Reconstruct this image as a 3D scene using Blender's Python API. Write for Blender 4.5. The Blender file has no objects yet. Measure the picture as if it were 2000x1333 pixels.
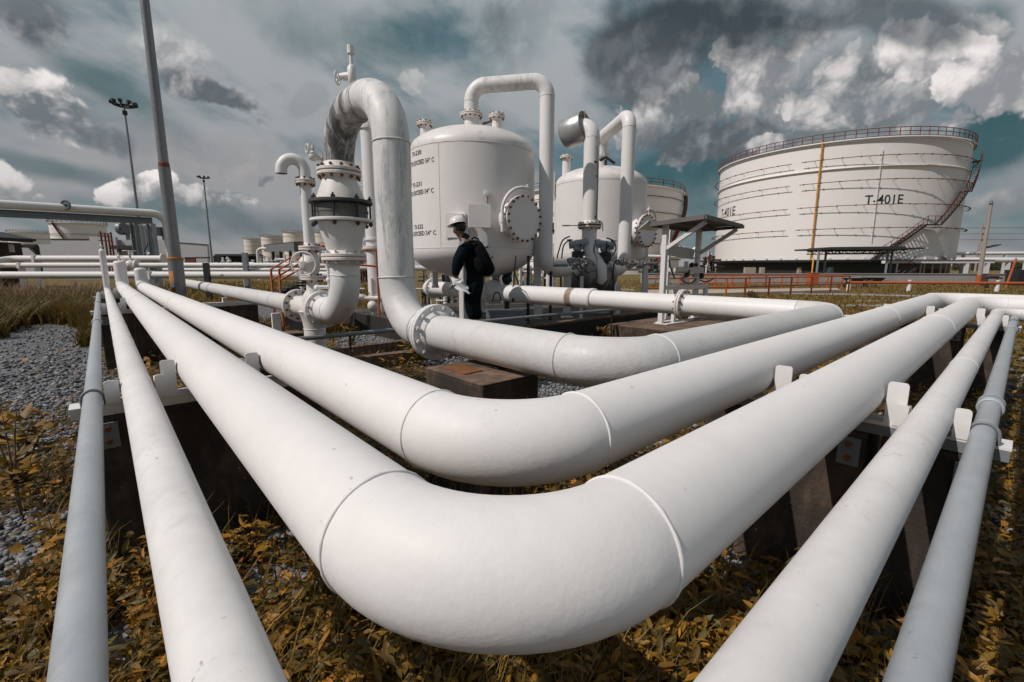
import bpy, bmesh, math, random
import numpy as np
from mathutils import Vector, Matrix, Quaternion
random.seed(7); RNG = np.random.default_rng(7)
scene = bpy.context.scene
COL = scene.collection
PI = math.pi
# ------------------------------------------------------------------ camera
CAM = Vector((0, 0, 1.36)); PITCH = .163005; YAW = .72922; F = 889.0
FWD = Vector((math.sin(YAW), math.cos(YAW), 0)); RGT = Vector((math.cos(YAW), -math.sin(YAW), 0)); UP = Vector((0, 0, 1))
cd = bpy.data.cameras.new('camera'); cam = bpy.data.objects.new('camera', cd); COL.objects.link(cam)
cd.sensor_width = 36; cd.lens = F * 36 / 2000; cd.clip_start = .02; cd.clip_end = 6000
cam.location = CAM; cam.rotation_euler = (PI / 2 - PITCH, 0, -YAW); scene.camera = cam

def ray(px, py):
    x = px - 1000; y = 666.5 - py
    fw = F * math.cos(PITCH) + y * math.sin(PITCH); up = -F * math.sin(PITCH) + y * math.cos(PITCH)
    return FWD * fw + RGT * x + UP * up
def atD(px, py, D):
    d = ray(px, py); return CAM + d * (D / d.dot(FWD))
def onZ(px, py, z):
    d = ray(px, py); return CAM + d * ((z - CAM.z) / d.z)
def onX(px, py, x):
    d = ray(px, py); return CAM + d * (x / d.x)
def onY(px, py, y):
    d = ray(px, py); return CAM + d * (y / d.y)
def gz(px, D):                     # ground point seen in column px at depth D
    p = atD(px, 507, D); p.z = 0; return p
def cyl_hit(px, py, cx, cy, R):
    d = ray(px, py); ox, oy = -cx, -cy
    a = d.x ** 2 + d.y ** 2; b = 2 * (ox * d.x + oy * d.y); c = ox * ox + oy * oy - R * R
    q = b * b - 4 * a * c
    t = (-b - math.sqrt(max(q, 0))) / (2 * a)
    return CAM + d * t
def project(P):
    P = np.asarray(P, float); rel = P - np.array(CAM)
    fw = rel @ np.array(FWD); r = rel @ np.array(RGT); u = rel[:, 2]
    z = fw * math.cos(PITCH) - u * math.sin(PITCH); y = fw * math.sin(PITCH) + u * math.cos(PITCH)
    return 1000 + F * r / z, 666.5 - F * y / z, z

# ------------------------------------------------------------------ node material helpers
class NT:
    def __init__(s, tree): s.t = tree
    def n(s, typ, props=None, **ins):
        nd = s.t.nodes.new(typ)
        for k, v in (props or {}).items(): setattr(nd, k, v)
        for k, v in ins.items():
            key = int(k[1:]) if k[0] == 'i' and k[1:].isdigit() else k.replace('_', ' ')
            s.put(nd.inputs[key], v)
        return nd
    def put(s, sock, v):
        if isinstance(v, bpy.types.NodeSocket): s.t.links.new(v, sock)
        elif isinstance(v, bpy.types.Node): s.t.links.new(v.outputs[0], sock)
        else:
            if sock.type == 'RGBA' and len(v) == 3: v = (*v, 1)
            sock.default_value = v
    def math(s, op, a, b=0., clamp=False):
        nd = s.n('ShaderNodeMath', {'operation': op, 'use_clamp': clamp}); s.put(nd.inputs[0], a); s.put(nd.inputs[1], b); return nd.outputs[0]
    def vmath(s, op, a, b=(0, 0, 0)):
        nd = s.n('ShaderNodeVectorMath', {'operation': op}); s.put(nd.inputs[0], a); s.put(nd.inputs[1], b)
        return nd.outputs[1] if op in ('DOT_PRODUCT', 'LENGTH', 'DISTANCE') else nd.outputs[0]
    def noise(s, vec, scale, detail=4, rough=.55, dist=0.):
        nd = s.n('ShaderNodeTexNoise', {}, Vector=vec, Scale=scale, Detail=detail, Roughness=rough, Distortion=dist); return nd.outputs[0]
    def smooth(s, v, a, b, lo=0., hi=1.):
        nd = s.n('ShaderNodeMapRange', {'interpolation_type': 'SMOOTHSTEP'}, Value=v)
        for i, q in enumerate((a, b, lo, hi)): nd.inputs[i + 1].default_value = q
        return nd.outputs[0]
    def mix(s, f, a, b, mode='MIX'):
        nd = s.n('ShaderNodeMix', {'data_type': 'RGBA', 'blend_type': mode})
        s.put(nd.inputs[0], f); s.put(nd.inputs[6], a); s.put(nd.inputs[7], b); return nd.outputs[2]
    def scalev(s, vec, sc):
        return s.vmath('MULTIPLY', vec, sc)

def new_mat(name):
    m = bpy.data.materials.new(name); m.use_nodes = True; t = m.node_tree; t.nodes.clear()
    nt = NT(t); out = nt.n('ShaderNodeOutputMaterial'); bs = nt.n('ShaderNodeBsdfPrincipled'); t.links.new(bs.outputs[0], out.inputs[0])
    nt.bs = bs; nt.out = out
    return m, nt
def coords(nt): return nt.n('ShaderNodeNewGeometry').outputs[0]

def paint(name, col, rough=.45, var=.12, dirt=0., dirtcol=(.12, .11, .10), bump=0., bscale=60, stretch=(1, 1, 1), rust=0., dscale=3., metallic=0., spec=.5, dlo=.52, dhi=.72, blem=0.):
    m, nt = new_mat(name); P = coords(nt)
    n1 = nt.noise(P, 2.3, 5, .6); n2 = nt.noise(P, 21, 4, .6)
    v = nt.math('ADD', nt.math('MULTIPLY', n1, .6), nt.math('MULTIPLY', n2, .4))
    dark = tuple(c * (1 - var) for c in col); lite = tuple(min(1, c * (1 + var * .35)) for c in col)
    c = nt.mix(nt.smooth(v, .3, .7), dark, lite)
    if dirt:
        Q = nt.scalev(P, stretch)
        d = nt.noise(Q, dscale, 8, .68, .4); d2 = nt.noise(Q, dscale * 9, 5, .7)
        dm = nt.smooth(nt.math('ADD', nt.math('MULTIPLY', d, .7), nt.math('MULTIPLY', d2, .3)), dlo, dhi)
        c = nt.mix(nt.math('MULTIPLY', dm, dirt), c, dirtcol)
    if blem:
        sp = nt.noise(nt.scalev(P, (1, 1, 1)), 47, 2, .5); sp2 = nt.noise(P, 3.1, 2)
        k = nt.math('MULTIPLY', nt.smooth(sp, .70, .76), nt.smooth(sp2, .45, .6))
        c = nt.mix(nt.math('MULTIPLY', k, blem), c, (.11, .085, .06))
    if rust:
        r = nt.noise(P, 9, 6, .7); r2 = nt.noise(P, 40, 4, .7)
        rm = nt.smooth(nt.math('ADD', nt.math('MULTIPLY', r, .6), nt.math('MULTIPLY', r2, .4)), .66 - .3 * rust, .74 - .25 * rust)
        rc = nt.mix(r2, (.09, .028, .008), (.38, .15, .035))
        c = nt.mix(rm, c, rc)
    nt.put(nt.bs.inputs['Base Color'], c)
    nt.put(nt.bs.inputs['Roughness'], nt.smooth(n2, .2, .8, rough - .06, rough + .1))
    nt.bs.inputs['Metallic'].default_value = metallic
    nt.bs.inputs['Specular IOR Level'].default_value = spec
    if bump:
        h = nt.math('ADD', nt.noise(P, bscale, 3, .5), nt.math('MULTIPLY', nt.noise(P, bscale * .23, 3, .5), 1.6))
        b = nt.n('ShaderNodeBump', {}, Strength=bump, Distance=.012, Height=h); nt.put(nt.bs.inputs['Normal'], b)
    return m

M = {}
WHITE = (.75, .728, .72)
M['white'] = paint('white_paint', WHITE, .52, .04, dirt=.16, dirtcol=(.47, .44, .42), bump=.022, bscale=110, blem=.35, spec=.28, dscale=4)
M['white_elbow'] = paint('white_paint_elbow', WHITE, .50, .04, dirt=.14, dirtcol=(.50, .47, .45), bump=.055, bscale=90, blem=.25, spec=.28, dscale=5, stretch=(1, 1, .6))
M['white_scuff'] = paint('white_paint_scuffed', (.70, .682, .675), .6, .10, dirt=.36, dirtcol=(.40, .37, .36), spec=.3, bump=.03, bscale=140, dscale=13, blem=.5)
M['grey_pipe'] = paint('galvanised_grey', (.40, .425, .45), .42, .14, dirt=.45, dirtcol=(.25, .27, .29), bump=.05, bscale=150, dscale=9, metallic=.15, blem=.4)
M['grey_white'] = paint('greyed_white_paint', (.62, .61, .60), .48, .08, dirt=.35, dirtcol=(.33, .33, .33), bump=.14, bscale=90, dscale=6)
M['white_plain'] = paint('white_equipment_paint', (.75, .733, .728), .45, .06, dirt=.12, dirtcol=(.4, .37, .34), bump=.05, bscale=40, dscale=2)
M['vessel'] = paint('vessel_white', (.76, .728, .715), .42, .05, dirt=.16, dirtcol=(.45, .41, .37), bump=.03, bscale=14, dscale=1.6, stretch=(1, 1, .25))
M['vessel_dome'] = paint('vessel_dome', (.72, .69, .675), .42, .05, dirt=.5, dirtcol=(.36, .33, .31), dscale=1.8, bump=.03, bscale=14, dlo=.5, dhi=.62)
M['white_rusty'] = paint('white_paint_rusty', (.72, .68, .65), .5, .10, dirt=.35, dirtcol=(.30, .17, .09), rust=.12, dscale=5)
M['dirty'] = paint('white_paint_streaked', (.68, .67, .66), .5, .10, dirt=.93, dirtcol=(.075, .075, .08), dscale=2.6, stretch=(2.2, 2.2, .5), bump=.1, dlo=.38, dhi=.56)
M['dirty_lite'] = paint('white_paint_weathered', (.70, .69, .68), .5, .08, dirt=.75, dirtcol=(.25, .27, .29), dscale=7, stretch=(2, 2, .35), bump=.1, dlo=.47, dhi=.66)
M['rust'] = paint('rusty_steel', (.20, .075, .022), .8, .5, dirt=.5, dirtcol=(.05, .02, .01), dscale=14, bump=.3)
M['rust_orange'] = paint('orange_rust', (.42, .18, .045), .8, .4, dirt=.5, dirtcol=(.12, .05, .02), dscale=20)
M['bolt'] = paint('painted_bolt', (.62, .57, .54), .5, .15, rust=.25, dscale=20)
M['dark'] = paint('dark_steel', (.022, .022, .025), .5, .3, dirt=.4, dirtcol=(.07, .06, .05))
M['black_ring'] = paint('blackened_flange', (.06, .058, .058), .6, .4, dirt=.8, dirtcol=(.22, .21, .20), dscale=9, rust=.05)
M['rust_band'] = paint('rust_stained_paint', (.36, .27, .21), .65, .25, dirt=.6, dirtcol=(.16, .09, .05), rust=.42, dscale=9)
M['hut'] = paint('dark_hut_boards', (.035, .012, .008), .7, .3)
M['coupling'] = paint('weathered_coupling', (.13, .125, .12), .6, .3, dirt=.8, dirtcol=(.05, .042, .035), dscale=4, stretch=(1, 1, 3), rust=.05)
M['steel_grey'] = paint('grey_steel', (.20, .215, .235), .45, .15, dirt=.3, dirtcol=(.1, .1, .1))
M['blue_grey'] = paint('blue_grey_paint', (.33, .37, .40), .45, .12, dirt=.3, dirtcol=(.16, .16, .16))
M['cast'] = paint('cast_valve_metal', (.24, .235, .235), .35, .25, dirt=.5, dirtcol=(.09, .07, .06), metallic=.6, dscale=5, rust=.06)
M['alu'] = paint('aluminium_cladding', (.55, .54, .53), .35, .15, dirt=.5, dirtcol=(.24, .23, .22), metallic=.75, dscale=4)
M['orange'] = paint('orange_red_paint', (.46, .105, .028), .5, .2, dirt=.4, dirtcol=(.16, .04, .02), dscale=8)
M['yellow'] = paint('yellow_paint', (.62, .30, .03), .5, .12, dirt=.3, dirtcol=(.3, .15, .03))
M['redbrown'] = paint('red_brown_paint', (.15, .042, .024), .6, .2, dirt=.3, dirtcol=(.06, .03, .02))
M['text'] = paint('black_lettering', (.025, .025, .028), .6, .1)
M['rubber'] = paint('black_rubber', (.012, .012, .013), .5, .2)
M['pole_metal'] = paint('galvanised_pole', (.24, .24, .25), .4, .15, dirt=.4, dirtcol=(.14, .12, .11), metallic=.35, stretch=(3, 3, .3))
M['wall'] = paint('grey_white_wall', (.46, .46, .48), .7, .05, dirt=.25, dirtcol=(.33, .33, .33), dscale=.4)
M['bund'] = paint('grey_concrete_wall', (.33, .325, .32), .8, .1, dirt=.4, dirtcol=(.2, .2, .2), dscale=.8)
M['tank'] = paint('tank_white', (.80, .772, .76), .5, .03, dirt=.22, dirtcol=(.55, .53, .51), dscale=.16, stretch=(1, 1, .3))
M['tank_old'] = paint('old_tank_white', (.72, .66, .61), .6, .08, dirt=.45, dirtcol=(.46, .33, .25), dscale=.3, stretch=(1, 1, .4))
M['tan'] = paint('pale_concrete', (.42, .35, .28), .8, .1, dirt=.4, dirtcol=(.28, .22, .17), dscale=2, bump=.2)
M['green'] = paint('teal_green_paint', (.02, .05, .055), .4, .2)
M['canopy'] = paint('canopy_sheet', (.14, .13, .125), .6, .15, dirt=.4, dirtcol=(.05, .04, .035))
M['girder'] = paint('dark_girder', (.085, .09, .10), .5, .2, dirt=.3, dirtcol=(.04, .04, .04))
M['roof'] = paint('dark_roof_sheet', (.045, .047, .055), .5, .15)
M['shed'] = paint('grey_sheet_wall', (.17, .175, .19), .5, .08, dirt=.3, dirtcol=(.1, .1, .11), stretch=(4, 4, .3))
M['glass_dark'] = paint('dark_opening', (.03, .03, .035), .3, .2)
M['pole_conc'] = paint('concrete_pole', (.33, .28, .24), .8, .1, dirt=.3, dirtcol=(.2, .16, .13))
# concrete that has gone black with mould, worn brown edges
def concrete(name, base, black, amount, bump=.5):
    m, nt = new_mat(name); P = coords(nt)
    a = nt.noise(P, 3.1, 9, .68, .5); b = nt.noise(nt.scalev(P, (6, 6, 1.2)), 2.5, 6, .65); c = nt.noise(P, 55, 4, .7)
    k = nt.smooth(nt.math('ADD', nt.math('MULTIPLY', a, .6), nt.math('MULTIPLY', b, .4)), amount, amount + .22)
    col = nt.mix(k, black, base); col = nt.mix(nt.math('MULTIPLY', c, .6), col, tuple(x * .45 for x in base))
    sp = nt.smooth(nt.noise(P, 38, 2, .5), .735, .76); col = nt.mix(nt.math('MULTIPLY', sp, .8), col, (.5, .47, .42))
    nt.put(nt.bs.inputs['Base Color'], col); nt.bs.inputs['Roughness'].default_value = .9
    bp = nt.n('ShaderNodeBump', {}, Strength=bump, Distance=.02, Height=nt.math('ADD', a, nt.math('MULTIPLY', c, .5))); nt.put(nt.bs.inputs['Normal'], bp)
    return m
M['plinth'] = concrete('mouldy_concrete', (.13, .085, .058), (.018, .015, .013), .44)
M['plinth_top'] = concrete('brown_concrete', (.26, .165, .11), (.06, .04, .03), .40)
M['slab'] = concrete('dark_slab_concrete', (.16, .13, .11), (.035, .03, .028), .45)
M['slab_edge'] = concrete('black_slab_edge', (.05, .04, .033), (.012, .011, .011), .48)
# galvanised steel with spangle + drips for G pipe handled by grey_pipe
def leafmat(name, rough=.55, trans=.25):
    m, nt = new_mat(name); at = nt.n('ShaderNodeAttribute', {'attribute_name': 'tint'})
    n = nt.noise(coords(nt), 120, 3, .6)
    c = nt.mix(nt.math('MULTIPLY', n, .55), at.outputs[0], (.03, .018, .006))
    nt.put(nt.bs.inputs['Base Color'], c); nt.bs.inputs['Roughness'].default_value = rough
    tr = nt.n('ShaderNodeBsdfTranslucent', {}, Color=c)
    mx = nt.n('ShaderNodeMixShader', {}); mx.inputs[0].default_value = trans
    nt.t.links.new(nt.bs.outputs[0], mx.inputs[1]); nt.t.links.new(tr.outputs[0], mx.inputs[2]); nt.t.links.new(mx.outputs[0], nt.out.inputs[0])
    return m
M['leaf'] = leafmat('leaf'); M['grass'] = leafmat('dry_grass', .6, .3)
m, nt = new_mat('gravel_stone'); at = nt.n('ShaderNodeAttribute', {'attribute_name': 'tint'}); nn = nt.noise(coords(nt), 60, 4, .6)
nt.put(nt.bs.inputs['Base Color'], nt.mix(nt.math('MULTIPLY', nn, .6), at.outputs[0], (.05, .05, .055))); nt.bs.inputs['Roughness'].default_value = .8; M['stone'] = m

# ------------------------------------------------------------------ mesh builder
def frame(d):
    d = d.normalized(); a = UP if abs(d.z) < .9 else Vector((1, 0, 0))
    u = d.cross(a).normalized(); v = u.cross(d).normalized(); return u, v
class MB:
    def sball(s, c, ax, ay, az, e=.7, seg=20, rings=14):
        c = Vector(c); vs = []; fs = []; pw = lambda t: math.copysign(abs(t) ** e, t)
        for i in range(rings + 1):
            t = PI * i / rings
            for k in range(seg):
                a = 2 * PI * k / seg; j = 1 + .03 * math.sin(5 * a + 3 * t) + .02 * math.sin(9 * t + 2 * a)
                vs.append(c + (ax * pw(math.sin(t)) * pw(math.cos(a)) + ay * pw(math.sin(t)) * pw(math.sin(a)) + az * pw(math.cos(t))) * j)
        for i in range(rings):
            for k in range(seg): fs.append((i * seg + k, (i + 1) * seg + k, (i + 1) * seg + (k + 1) % seg, i * seg + (k + 1) % seg))
        return s.add(vs, fs, True)
    def __init__(s): s.v = []; s.f = []; s.sm = []
    def add(s, vs, fs, smooth=False):
        o = len(s.v); s.v += [Vector(p) for p in vs]; s.f += [tuple(i + o for i in f) for f in fs]; s.sm += [smooth] * len(fs); return s
    def box(s, c, size, X=Vector((1, 0, 0)), Y=None, bev=0.):
        c = Vector(c); X = Vector(X).normalized(); Z = UP
        if Y is None: Y = Z.cross(X).normalized()
        else: Y = Vector(Y).normalized(); Z = X.cross(Y).normalized()
        a, b, h = (q / 2 for q in size)
        if bev <= 0:
            vs = [c + X * (i * a) + Y * (j * b) + Z * (k * h) for k in (-1, 1) for j in (-1, 1) for i in (-1, 1)]
            return s.add(vs, [(0, 2, 3, 1), (4, 5, 7, 6), (0, 1, 5, 4), (2, 6, 7, 3), (0, 4, 6, 2), (1, 3, 7, 5)])
        bm = bmesh.new(); bmesh.ops.create_cube(bm, size=1)
        for v in bm.verts: v.co = Vector((v.co.x * size[0], v.co.y * size[1], v.co.z * size[2]))
        bmesh.ops.bevel(bm, geom=bm.edges[:], offset=bev, segments=2, affect='EDGES', profile=.6)
        bm.verts.ensure_lookup_table()
        for i, v in enumerate(bm.verts): v.index = i
        vs = [c + X * v.co.x + Y * v.co.y + Z * v.co.z for v in bm.verts]; fs = [tuple(v.index for v in f.verts) for f in bm.faces]; bm.free()
        return s.add(vs, fs)
    def bar(s, p, q, w, h=None, up=None):
        p = Vector(p); q = Vector(q); d = q - p; L = d.length
        if L < 1e-6: return s
        h = h or w; d.normalize(); u, v = frame(d)
        if up is not None: u = d.cross(Vector(up)).normalized(); v = u.cross(d).normalized()
        vs = [c + u * (i * w / 2) + v * (j * h / 2) for c in (p, q) for j in (-1, 1) for i in (-1, 1)]
        return s.add(vs, [(0, 1, 3, 2), (4, 6, 7, 5), (0, 4, 5, 1), (2, 3, 7, 6), (0, 2, 6, 4), (1, 5, 7, 3)])
    def tube(s, pts, r, seg=16, cap=True, smooth=True):
        pts = [Vector(p) for p in pts]; n = len(pts); rs = r if isinstance(r, (list, tuple)) else [r] * n
        T = [(pts[min(i + 1, n - 1)] - pts[max(i - 1, 0)]).normalized() for i in range(n)]
        u, v = frame(T[0]); vs = []; fs = []
        for i in range(n):
            if i:
                q = T[i - 1].rotation_difference(T[i]); u = q @ u; v = q @ v
            for k in range(seg):
                a = 2 * PI * k / seg; vs.append(pts[i] + (u * math.cos(a) + v * math.sin(a)) * rs[i])
        for i in range(n - 1):
            for k in range(seg):
                a = i * seg + k; b = i * seg + (k + 1) % seg; fs.append((a, b, b + seg, a + seg))
        s.add(vs, fs, smooth)
        if cap:
            s.add([vs[k] for k in range(seg)], [tuple(range(seg))[::-1]]); s.add([vs[(n - 1) * seg + k] for k in range(seg)], [tuple(range(seg))])
        return s
    def lathe(s, prof, o, ax=UP, seg=24, smooth=False, cap=True, a0=0., a1=2 * PI):
        # prof: list of (r, t) along the axis
        o = Vector(o); ax = Vector(ax).normalized(); u, v = frame(ax); full = abs(a1 - a0 - 2 * PI) < 1e-6
        m = seg if full else seg + 1; vs = []; fs = []
        for r, t in prof:
            for k in range(m):
                a = a0 + (a1 - a0) * k / seg; vs.append(o + ax * t + (u * math.cos(a) + v * math.sin(a)) * r)
        for i in range(len(prof) - 1):
            for k in range(seg):
                a = i * m + k; b = i * m + (k + 1) % m; fs.append((b, a, a + m, b + m))
        s.add(vs, fs, smooth)
        if cap and full:
            if prof[0][0] > 1e-5: s.add(vs[:m], [tuple(range(m))])
            if prof[-1][0] > 1e-5: s.add(vs[-m:], [tuple(range(m))[::-1]])
        return s
    def prism(s, poly, depth, n):      # poly list of 3D pts (planar), extruded along n by depth
        n = Vector(n).normalized() * depth; poly = [Vector(p) for p in poly]; k = len(poly)
        vs = poly + [p + n for p in poly]
        fs = [tuple(range(k))[::-1], tuple(range(k, 2 * k))] + [(i, (i + 1) % k, (i + 1) % k + k, i + k) for i in range(k)]
        return s.add(vs, fs)
    def torus(s, c, ax, R, r, seg=32, m=8, jit=0.):
        c = Vector(c); ax = Vector(ax).normalized(); u, v = frame(ax); vs = []; fs = []
        for i in range(seg):
            a = 2 * PI * i / seg; d = u * math.cos(a) + v * math.sin(a); rr = r * (1 + jit * (random.random() - .5))
            for k in range(m):
                b = 2 * PI * k / m; vs.append(c + d * (R + rr * math.cos(b)) + ax * (rr * math.sin(b)))
        for i in range(seg):
            for k in range(m):
                fs.append((i * m + k, ((i + 1) % seg) * m + k, ((i + 1) % seg) * m + (k + 1) % m, i * m + (k + 1) % m))
        return s.add(vs, fs, True)
    def ball(s, c, r, seg=12, rings=8, sc=(1, 1, 1)):
        c = Vector(c); vs = []; fs = []
        for i in range(rings + 1):
            t = PI * i / rings
            for k in range(seg):
                a = 2 * PI * k / seg; vs.append(c + Vector((math.sin(t) * math.cos(a) * sc[0], math.sin(t) * math.sin(a) * sc[1], math.cos(t) * sc[2])) * r)
        for i in range(rings):
            for k in range(seg):
                fs.append((i * seg + k, (i + 1) * seg + k, (i + 1) * seg + (k + 1) % seg, i * seg + (k + 1) % seg))
        return s.add(vs, fs, True)
    def mesh(s, name, mat, off=Vector((0, 0, 0))):
        me = bpy.data.meshes.new(name); me.from_pydata([tuple(p - off) for p in s.v], [], s.f); me.polygons.foreach_set('use_smooth', s.sm)
        me.materials.append(mat); me.validate(); me.update(); return me
    def build(s, name, mat, parent=None):
        mat = M[mat] if isinstance(mat, str) else mat
        off = world_loc(parent) if parent else Vector((0, 0, 0))
        o = bpy.data.objects.new(name, s.mesh(name, mat, off)); COL.objects.link(o)
        if parent: o.parent = parent
        return o
    def top(s, name, mat, label, cat, group=None):
        lo = min(v.z for v in s.v); c = sum(s.v, Vector()) / len(s.v); c.z = lo
        mat = M[mat] if isinstance(mat, str) else mat
        o = bpy.data.objects.new(name, s.mesh(name, mat, c)); o.location = c; COL.objects.link(o)
        o['label'] = label; o['category'] = cat
        if group: o['group'] = group
        return o
def world_loc(o):
    v = Vector((0, 0, 0))
    while o is not None: v = v + o.location; o = o.parent
    return v
def thing(name, label, cat, loc, group=None):
    o = bpy.data.objects.new(name, None); COL.objects.link(o); o.location = loc; o.empty_display_size = .1
    o['label'] = label; o['category'] = cat
    if group: o['group'] = group
    return o
def copy_thing(o, loc, label):
    r = o.copy(); COL.objects.link(r); r.location = loc; r['label'] = label
    for ch in list(o.children):
        c = ch.copy(); COL.objects.link(c); c.parent = r
        for g in list(ch.children):
            d = g.copy(); COL.objects.link(d); d.parent = c
    return r
def struct(o, kind='structure'):
    o['kind'] = kind; return o

# ------------------------------------------------------------------ pipes
def route(pts, R):
    """straight / elbow pieces along a polyline with rounded corners"""
    pts = [Vector(p) for p in pts]; Rs = R if isinstance(R, (list, tuple)) else [R] * (len(pts) - 2)
    out = []; cur = pts[0]
    for i in range(1, len(pts) - 1):
        a = (pts[i - 1] - pts[i]).normalized(); b = (pts[i + 1] - pts[i]).normalized()
        ang = a.angle(b); t = Rs[i - 1] / math.tan(ang / 2)
        p = pts[i] + a * t; q = pts[i] + b * t; c = pts[i] + (a + b).normalized() * (Rs[i - 1] / math.sin(ang / 2))
        out.append(('straight', [cur, p])); sw = PI - ang; n = max(6, int(sw / .09)); e1 = (p - c); ax = e1.cross(q - c).normalized()
        out.append(('elbow', [c + Quaternion(ax, sw * k / n) @ e1 for k in range(n + 1)])); cur = q
    out.append(('straight', [cur, pts[-1]])); return out
def pipe(root, pts, r, R, mat='white', emat=None, seg=32, weld=.006, ends=True, wmat=None):
    pcs = route(pts, R); objs = []
    for i, (k, P) in enumerate(pcs):
        if (P[-1] - P[0]).length < 1e-4: continue
        mt = mat
        if k == 'elbow': mt = (emat[(i - 1) // 2] if isinstance(emat, (list, tuple)) else emat) or mat
        elif isinstance(mat, (list, tuple)): mt = mat[i // 2]
        if isinstance(mt, (list, tuple)): mt = mt[0]
        if k == 'straight' and (P[1] - P[0]).length > 1.5:
            n = int((P[1] - P[0]).length / .5); P = [P[0].lerp(P[1], j / n) for j in range(n + 1)]
        objs.append(MB().tube(P, r, seg, cap=True).build('straight_run' if k == 'straight' else 'elbow', mt, root))
        if weld and k == 'elbow':
            for e, d in ((P[0], P[1] - P[0]), (P[-1], P[-1] - P[-2])):
                MB().torus(e, d, r + weld * .15, weld, max(32, seg), 6, .5).build('weld_seam', wmat or mt, root)
    return objs

_bolt = {}
def bolt_mesh(rb, L, mat):
    k = (round(rb, 4), round(L, 4), mat)
    if k not in _bolt:
        m = MB().tube([(0, 0, -L / 2), (0, 0, L / 2)], rb * .62, 8)
        for z in (-1, 1):
            m.tube([(0, 0, z * (L / 2 - rb * 1.5)), (0, 0, z * (L / 2 - rb * .35))], rb * 1.12, 6, smooth=False)
        _bolt[k] = m.mesh('bolt', M[mat])
    return _bolt[k]
def flange(root, c, ax, r_in, r_out, th, n, rb=.012, mat='white_plain', bmat='bolt', gap=.006, hub=.05, gmat='rust', one=False, phase=.0, seg=36):
    """bolted pair of discs with hubs; bolts are its sub-parts"""
    c = Vector(c); ax = Vector(ax).normalized(); u, v = frame(ax); g = gap / 2
    m = MB()
    for sg in ((1,) if one else (-1, 1)):
        b = th * .16
        m.lathe([(r_in * .6, g), (r_out - b, g), (r_out, g + b), (r_out, g + th - b), (r_out - b, g + th), (r_in * 1.22, g + th), (r_in * 1.02, g + th + hub), (r_in * .6, g + th + hub)], c, ax * sg, seg, cap=True)
    f = m.build('flange', mat, root)
    if gap > .001: MB().lathe([(r_out * .965, -g - .003), (r_out * .97, 0), (r_out * .965, g + .003)], c, ax, seg).build('gasket', gmat, f)
    L = (2 * th + gap + rb * 4.4) if not one else th + rb * 4
    rc = (r_out + r_in * 1.12) / 2; me = bolt_mesh(rb, L, bmat); q = Vector((0, 0, 1)).rotation_difference(ax).to_euler(); off = world_loc(root)
    for k in range(n):
        a = 2 * PI * (k + .5 + phase) / n; o = bpy.data.objects.new('bolt', me); COL.objects.link(o); o.parent = f
        o.location = c + (u * math.cos(a) + v * math.sin(a)) * rc + (Vector((0, 0, 0)) if not one else ax * th * .5) - off; o.rotation_euler = q
    return f
def text_mesh(body, size, font_mat='text', extrude=.002):
    cu = bpy.data.curves.new('lettering', 'FONT'); cu.body = body; cu.size = size; cu.align_x = 'CENTER'; cu.align_y = 'CENTER'; cu.resolution_u = 3; cu.offset = size * .012
    o = bpy.data.objects.new('tmp', cu); COL.objects.link(o); dg = bpy.context.evaluated_depsgraph_get(); dg.update()
    me = bpy.data.meshes.new_from_object(o.evaluated_get(dg)); bpy.data.objects.remove(o); return me
def text_on_cyl(root, body, size, c, R, theta, z, name='lettering', xs=1., arc=None, shear=0.):
    """letters wrapped round a vertical cylinder; theta = compass-style angle of the text centre (atan2(y,x))"""
    me = text_mesh(body, size); xw = [v.co.x for v in me.vertices]; width = max(xw) - min(xw)
    if arc: xs = arc / width
    bm = bmesh.new(); bm.from_mesh(me)
    bmesh.ops.subdivide_edges(bm, edges=[e for e in bm.edges if e.calc_length() > size * .35], cuts=2)
    bmesh.ops.triangulate(bm, faces=bm.faces)
    off = world_loc(root)
    for v in bm.verts:
        x = v.co.x * xs + v.co.y * shear; y = v.co.y; t = theta + x / R
        v.co = Vector((c[0] + (R + .004) * math.cos(t), c[1] + (R + .004) * math.sin(t), z + y)) - off
    bm.to_mesh(me); bm.free(); me.materials.clear(); me.materials.append(M['text']); me.name = name
    o = bpy.data.objects.new(name, me); COL.objects.link(o); o.parent = root; return o

def unwrap(t, ref):
    while t - ref > PI: t -= 2 * PI
    while t - ref < -PI: t += 2 * PI
    return t
# ================================================================== FOREGROUND PIPE RUN
BOP = .78
X, Y, Z = Vector((1, 0, 0)), Vector((0, 1, 0)), Vector((0, 0, 1))
pG = thing('steel_pipe', 'thin grey galvanised pipe, outermost of the cornering pipe run', 'pipe', (-.082, .032, BOP))
zG = BOP + .031
pipe(pG, [(-.082, 12.6, zG), (-.082, .032, zG), (7.25, .032, zG), (7.25, -7, zG)], .031, [.12, .12], 'grey_pipe', weld=.003)
for p, d, L in ((Vector((-.082, 6.05, zG)), Y, .09), (Vector((-.082, 9.1, zG)), Y, .07), (Vector((2.58, .032, zG)), X, .085), (Vector((5.9, .032, zG)), X, .07)):
    MB().lathe([(.031, -L / 2), (.0385, -L / 2), (.0385, L / 2), (.031, L / 2)], p, d, 24, True).torus(p - d * L * .5, d, .035, .006, 24, 6).torus(p + d * L * .5, d, .035, .006, 24, 6).build('coupling', 'grey_pipe', pG)

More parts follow.
